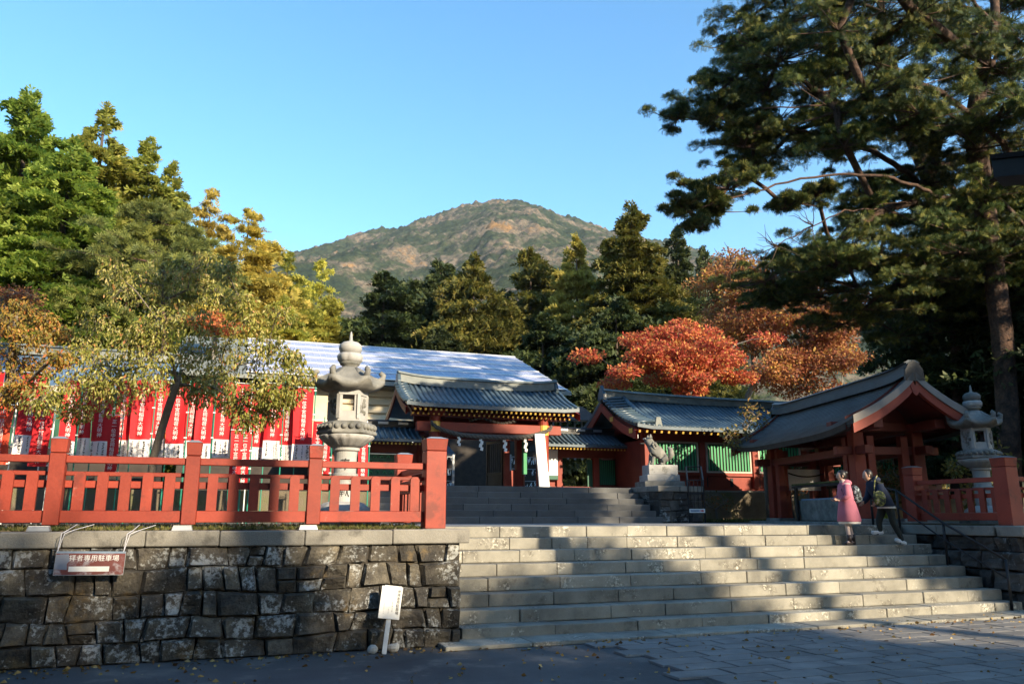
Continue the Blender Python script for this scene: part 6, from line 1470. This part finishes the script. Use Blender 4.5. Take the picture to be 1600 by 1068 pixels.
# ---------------------------------------------------------------- the mountain
def mountain():
    rng = random.Random(1)
    pk = Vector((541, 1612, 0)); fwd_ = Vector((math.sin(R(18.5)), math.cos(R(18.5)), 0)); rt = Vector((fwd_.y, -fwd_.x, 0))
    NX, NYY = 430, 300
    V = np.zeros((NYY, NX, 3), np.float32)
    for j in range(NYY):
        d = -200 + 1630 * (j / (NYY - 1))           # towards the viewer
        for i in range(NX):
            l = -900 + 1900 * i / (NX - 1)
            al = math.sqrt(l * l + 60 * 60) - 60
            h = (716 * max(0, 1 - d / 1430) ** 1.12 if d > 0 else 716 + .55 * d) - ((.305 if l < 0 else .325) * al + .00005 * l * l * (1 if l > 0 else .35)) * max(0, 1 - max(d, 0) / 1700)
            ang = math.atan2(l, d + 420)
            rid = mnoise.noise(Vector((ang * 5.2, d * .0016, 3.1))) * 48 + mnoise.noise(Vector((ang * 13, d * .004, 7.7))) * 18
            rid *= min(1, (abs(d) + abs(l) * .6) / 260)
            fine = mnoise.noise(Vector((l * .02, d * .02, 1))) * 8 + mnoise.noise(Vector((l * .075, d * .075, 2))) * 9 + mnoise.noise(Vector((l * .17, d * .17, 5))) * 6
            p = pk - fwd_ * d + rt * l
            V[j, i] = (p.x, p.y, max(-5, h + rid + fine))
    idx = np.arange(NYY * NX).reshape(NYY, NX)
    F = np.stack([idx[:-1, :-1], idx[1:, :-1], idx[1:, 1:], idx[:-1, 1:]], -1).reshape(-1, 4)
    me = fast_mesh('mountain', V.reshape(-1, 3), F); me.shade_smooth()
    m, t, N, L, B = _nodes('mountain_wood')
    pos = N.new('ShaderNodeNewGeometry').outputs['Position']
    n1 = _noise(N, L, pos, .009, 4); n2 = _noise(N, L, pos, .045, 6, .75); n3 = _noise(N, L, pos, .16, 4, .75)
    a = _math(N, L, 'ADD', _math(N, L, 'MULTIPLY', n1.outputs['Fac'], .72), _math(N, L, 'MULTIPLY', n2.outputs['Fac'], .48))
    r1 = _ramp(N, [(.46, (.018, .03, .018)), (.59, (.036, .048, .026)), (.635, (.085, .078, .058)), (.69, (.14, .115, .085)), (.75, (.19, .115, .05))]); L.new(a, r1.inputs[0])
    r3 = _ramp(N, [(.32, (.35, .37, .4)), (.68, (1.6, 1.5, 1.4))]); L.new(n3.outputs['Fac'], r3.inputs[0])
    c = _mix(N, L, 1.0, r1.outputs[0], r3.outputs[0], 'MULTIPLY')
    L.new(c, B.inputs['Base Color']); B.inputs['Roughness'].default_value = 1; B.inputs['Specular IOR Level'].default_value = 0
    o = link('mountain', me, 'mountain_wood'); tag(o, kind='structure')
mountain()
# wooded rise between the shrine and the mountain
rows = []
for j in range(14):
    y = 75 + j * 22
    rows.append([(x, y + .3 * abs(x), (y - 75) * .16 + 2.0 + 5 * mnoise.noise(Vector((x * .02, y * .03, 4)))) for x in range(-160, 261, 20)])
hill = MB().grid(rows).build('hillside', 'earth', smooth=True); tag(hill, kind='structure')
rng = np.random.default_rng(77); Pm = []
for _ in range(1500):
    x = rng.uniform(-120, 220); y = rng.uniform(80, 300); Pm.append((x, y + .3 * abs(x), (y - 75) * .16 + rng.uniform(2, 9)))
Pm = np.array(Pm); P2, d2 = clump_points(rng, Pm, [(4.2, 4.2, 4.8)] * len(Pm), 34)
V, F = leaves(P2, d2 + rng.normal(0, .5, P2.shape), rng.uniform(.9, 1.8, len(P2)), .5, rng)
leafmat('leaf_far_wood', [(0, (.03, .045, .015)), (.4, (.07, .08, .02)), (.7, (.19, .13, .04)), (1, (.3, .16, .04))], .2, nscale=.06, nstops=[(.38, (.55, .7, .6)), (.6, (1.3, 1.1, .8))])
tag(link('far_forest', fast_mesh('far_forest', V, F), 'leaf_far_wood'), 'autumn woodland covering the rise below the mountain', 'woodland', kind='stuff')

# ---------------------------------------------------------------- ground cover, fallen leaves
rng = np.random.default_rng(5)
n = 5200
P = np.stack([rng.uniform(-7.4, 2.4, n), 10.5 + rng.random(n) ** 1.5 * .5, np.full(n, 1.455)], 1); P[:, 2] += np.where(P[:, 1] > 10.75, .03, 0)
D = rng.normal(0, .45, (n, 3)); D[:, 2] = 1
V, F = fans(P, D, rng.uniform(.03, .085, n), .005, rng, 2, .5)
tag(link('grass', fast_mesh('grass', V, F), 'grass_blade'), 'short dry grass and moss along the top of the stone wall under the fence', 'grass', kind='stuff')
n = 9000
P = np.stack([rng.uniform(12.2, 17, n), rng.uniform(18.4, 20.6, n), np.full(n, Z1 + .02)], 1)
D = rng.normal(0, .4, (n, 3)); D[:, 2] = 1
V, F = fans(P, D, rng.uniform(.04, .1, n), .008, rng, 2, .5)
tag(link('grass', fast_mesh('grass', V, F), 'grass_blade'), 'mossy green grass strip at the foot of the red hall', 'grass', kind='stuff')
n = 1300
P = np.stack([rng.uniform(-5, 13, n), 10.2 - rng.random(n) ** 1.6 * 5.5, np.full(n, .03)], 1)
P[P[:, 0] < 4.4, 2] = .006
k_ = rng.random(n) < .35; P[k_, 1] = 10.17 - rng.random(k_.sum()) ** 2 * .5
D = rng.normal(0, 1, (n, 3)); D[:, 2] = .12
ls = rng.uniform(.03, .075, n); V, F = leaves(P, D, ls, ls * .35, rng)
tag(link('fallen_leaves', fast_mesh('fallen_leaves', V, F), 'fallen_leaf'), 'scattered dry fallen leaves on the road and paving', 'fallen leaves', kind='stuff')
# ---------------------------------------------------------------- trees on the lake side of the road, beyond the frame; they cast the long shade
GS = 'roadside trees along the lake'
_sh, _ch = math.sin(R(SUN_AZ)), math.cos(R(SUN_AZ))
def across(hh, A): return (hh * -_ch + A * _sh, hh * _sh + A * _ch)
def roadside(hh, A, zc, rh, rz, label, nc=26, seed=0, trunk_h=None, per=190, cr=1.1, leaf=.45, r0=.24):
    rng = np.random.default_rng(seed + 500)
    if A > 25: zc += 38 * (math.tan(R(SUN_EL)) - .3443)
    x, y = across(hh, A); x0, y0 = across(hh if trunk_h is None else trunk_h, A)
    d = rng.normal(size=(nc, 3)); d /= np.linalg.norm(d, axis=1, keepdims=True); q = rng.random((nc, 1)) ** .4
    cs = np.array([x, y, zc]) + d * q * np.array([rh, rh, rz])
    b = Vector((x0, y0, 0)); c_ = Vector((x, y, zc))
    broadleaf('roadside_shade_tree', label, 'tree', (x0, y0, 0), [(x0, y0, 0), tuple(b.lerp(c_, .35)), tuple(b.lerp(c_, .7))], [tuple(c) for c in cs], [(cr, cr, cr * .6)] * nc, per, 'leaf_cedar_olive', leaf, seed, r0, 'bark', GS, twigs=False)
rs = random.Random(3)
LOW = [-17, -13.5, -10.2, -7, -4, -1.2, 1.4, 3.9, 6.2, 8.6]
for i, hh in enumerate(LOW):
    top = (15.9 if -9 < hh < 2.5 else 15.5 if hh > 8 else 15.1) + rs.uniform(-.6, .5)
    roadside(hh, 30 + rs.uniform(-2, 2), top - 5.0, 1.5, 4.4, 'leafy lakeside tree, ' + ORD[i] + ' in the row beyond the road', 36, i, per=125, cr=1.0)
roadside(16.3, 30, 10.2, 1.0, 5.6, 'slim leafy lakeside tree, eleventh in the row beyond the road', 26, 20, cr=.9)
roadside(10.3, 29, 10.0, .8, 4.7, 'short leafy lakeside tree beside the tenth of the row', 26, 28, cr=.9)
roadside(18.1, 31, 12.5, 1.1, 5.6, 'narrow leafy lakeside tree beside the twelfth of the row', 64, 27)
roadside(25.0, 31, 17.0, .8, 3.4, 'slim tall lakeside tree behind the thirteenth of the row', 26, 29)
roadside(20.0, 30.5, 11.7, 1.4, 5.8, 'leafy lakeside tree, twelfth in the row beyond the road', 40, 21)
roadside(22.8, 30, 11.4, 1.5, 5.6, 'leafy lakeside tree, thirteenth in the row beyond the road', 40, 22)
roadside(26.2, 30, 11.8, 1.6, 6, 'leafy lakeside tree, fourteenth in the row beyond the road', 40, 23)
roadside(13.6, 31, 19.2, 2.5, 2.9, 'high-crowned lakeside tree leaning over the road', 46, 24, trunk_h=10.7, cr=1.0)
roadside(29.5, 32, 19, 2.2, 6.5, 'tallest lakeside tree beyond the road', 34, 26)
for i, (x, y) in enumerate(((18.6, 6.3), (21.5, 9.3))):  # unseen trees added to keep sun and sky light off the pavilion
    roadside(x * -_ch + y * _sh, x * _sh + y * _ch, 5.4, 2.0, 2.0, ('added round shade tree beside the fence end past the boulder wall', 'added bushy shade tree behind the round one by the fence end')[i], 40, 60 + i, cr=.9, leaf=.22, per=420, r0=.16)
# unseen wood added behind the viewer to hold back sky light
rs = random.Random(8)
for i in range(22):
    x = -52 + i * 2.7; y = -24 - rs.uniform(0, 9)
    conif((SH_A, SH_C, SH_E)[i % 3], 'leaf_cedar', x, y, rs.uniform(17, 24), 'added conifer screening sky light across the road', 'wood across the road', 1.25, base=0, rz=rs.uniform(0, 6))
for i in range(9):
    conif((SH_A, SH_C, SH_E)[i % 3], 'leaf_cedar', -30 - rs.uniform(0, 6), -16 + i * 4.2, rs.uniform(16, 22), 'added conifer screening sky light at the end of the road', 'wood across the road', 1.25, base=0, rz=rs.uniform(0, 6))
for i, (x, y, z_) in enumerate(((-8, -5, 17.5), (-16, -3, 17), (2.5, -5.5, 19), (9, -9, 23.5), (-4, -13, 22), (-13, -12, 18))):  # unseen crowns added overhead to cut the sky light in the shade
    hh = x * -_ch + y * _sh; A = x * _sh + y * _ch
    roadside(hh, A, z_, 4.2, 3.0, 'added tree screening sky light over the road behind the viewer, ' + ORD[i] + ' of the group', 46, 40 + i, cr=1.5, leaf=.6, r0=.3)
# ---------------------------------------------------------------- thin autumn haze
hm = bpy.data.materials.new('haze_air'); hm.use_nodes = True
ht = hm.node_tree; ht.nodes.remove(ht.nodes['Principled BSDF'])
pv = ht.nodes.new('ShaderNodeVolumePrincipled'); pv.inputs['Color'].default_value = (.78, .88, 1, 1); pv.inputs['Density'].default_value = 0.00007; pv.inputs['Anisotropy'].default_value = .1
ht.links.new(pv.outputs[0], ht.nodes['Material Output'].inputs['Volume'])
MATS['haze_air'] = hm
tag(MB().box(-2600, 2600, -2600, 2600, -6.5, 790).build('haze', 'haze_air'), 'thin bluish haze in the air before the mountain', 'haze', kind='stuff')
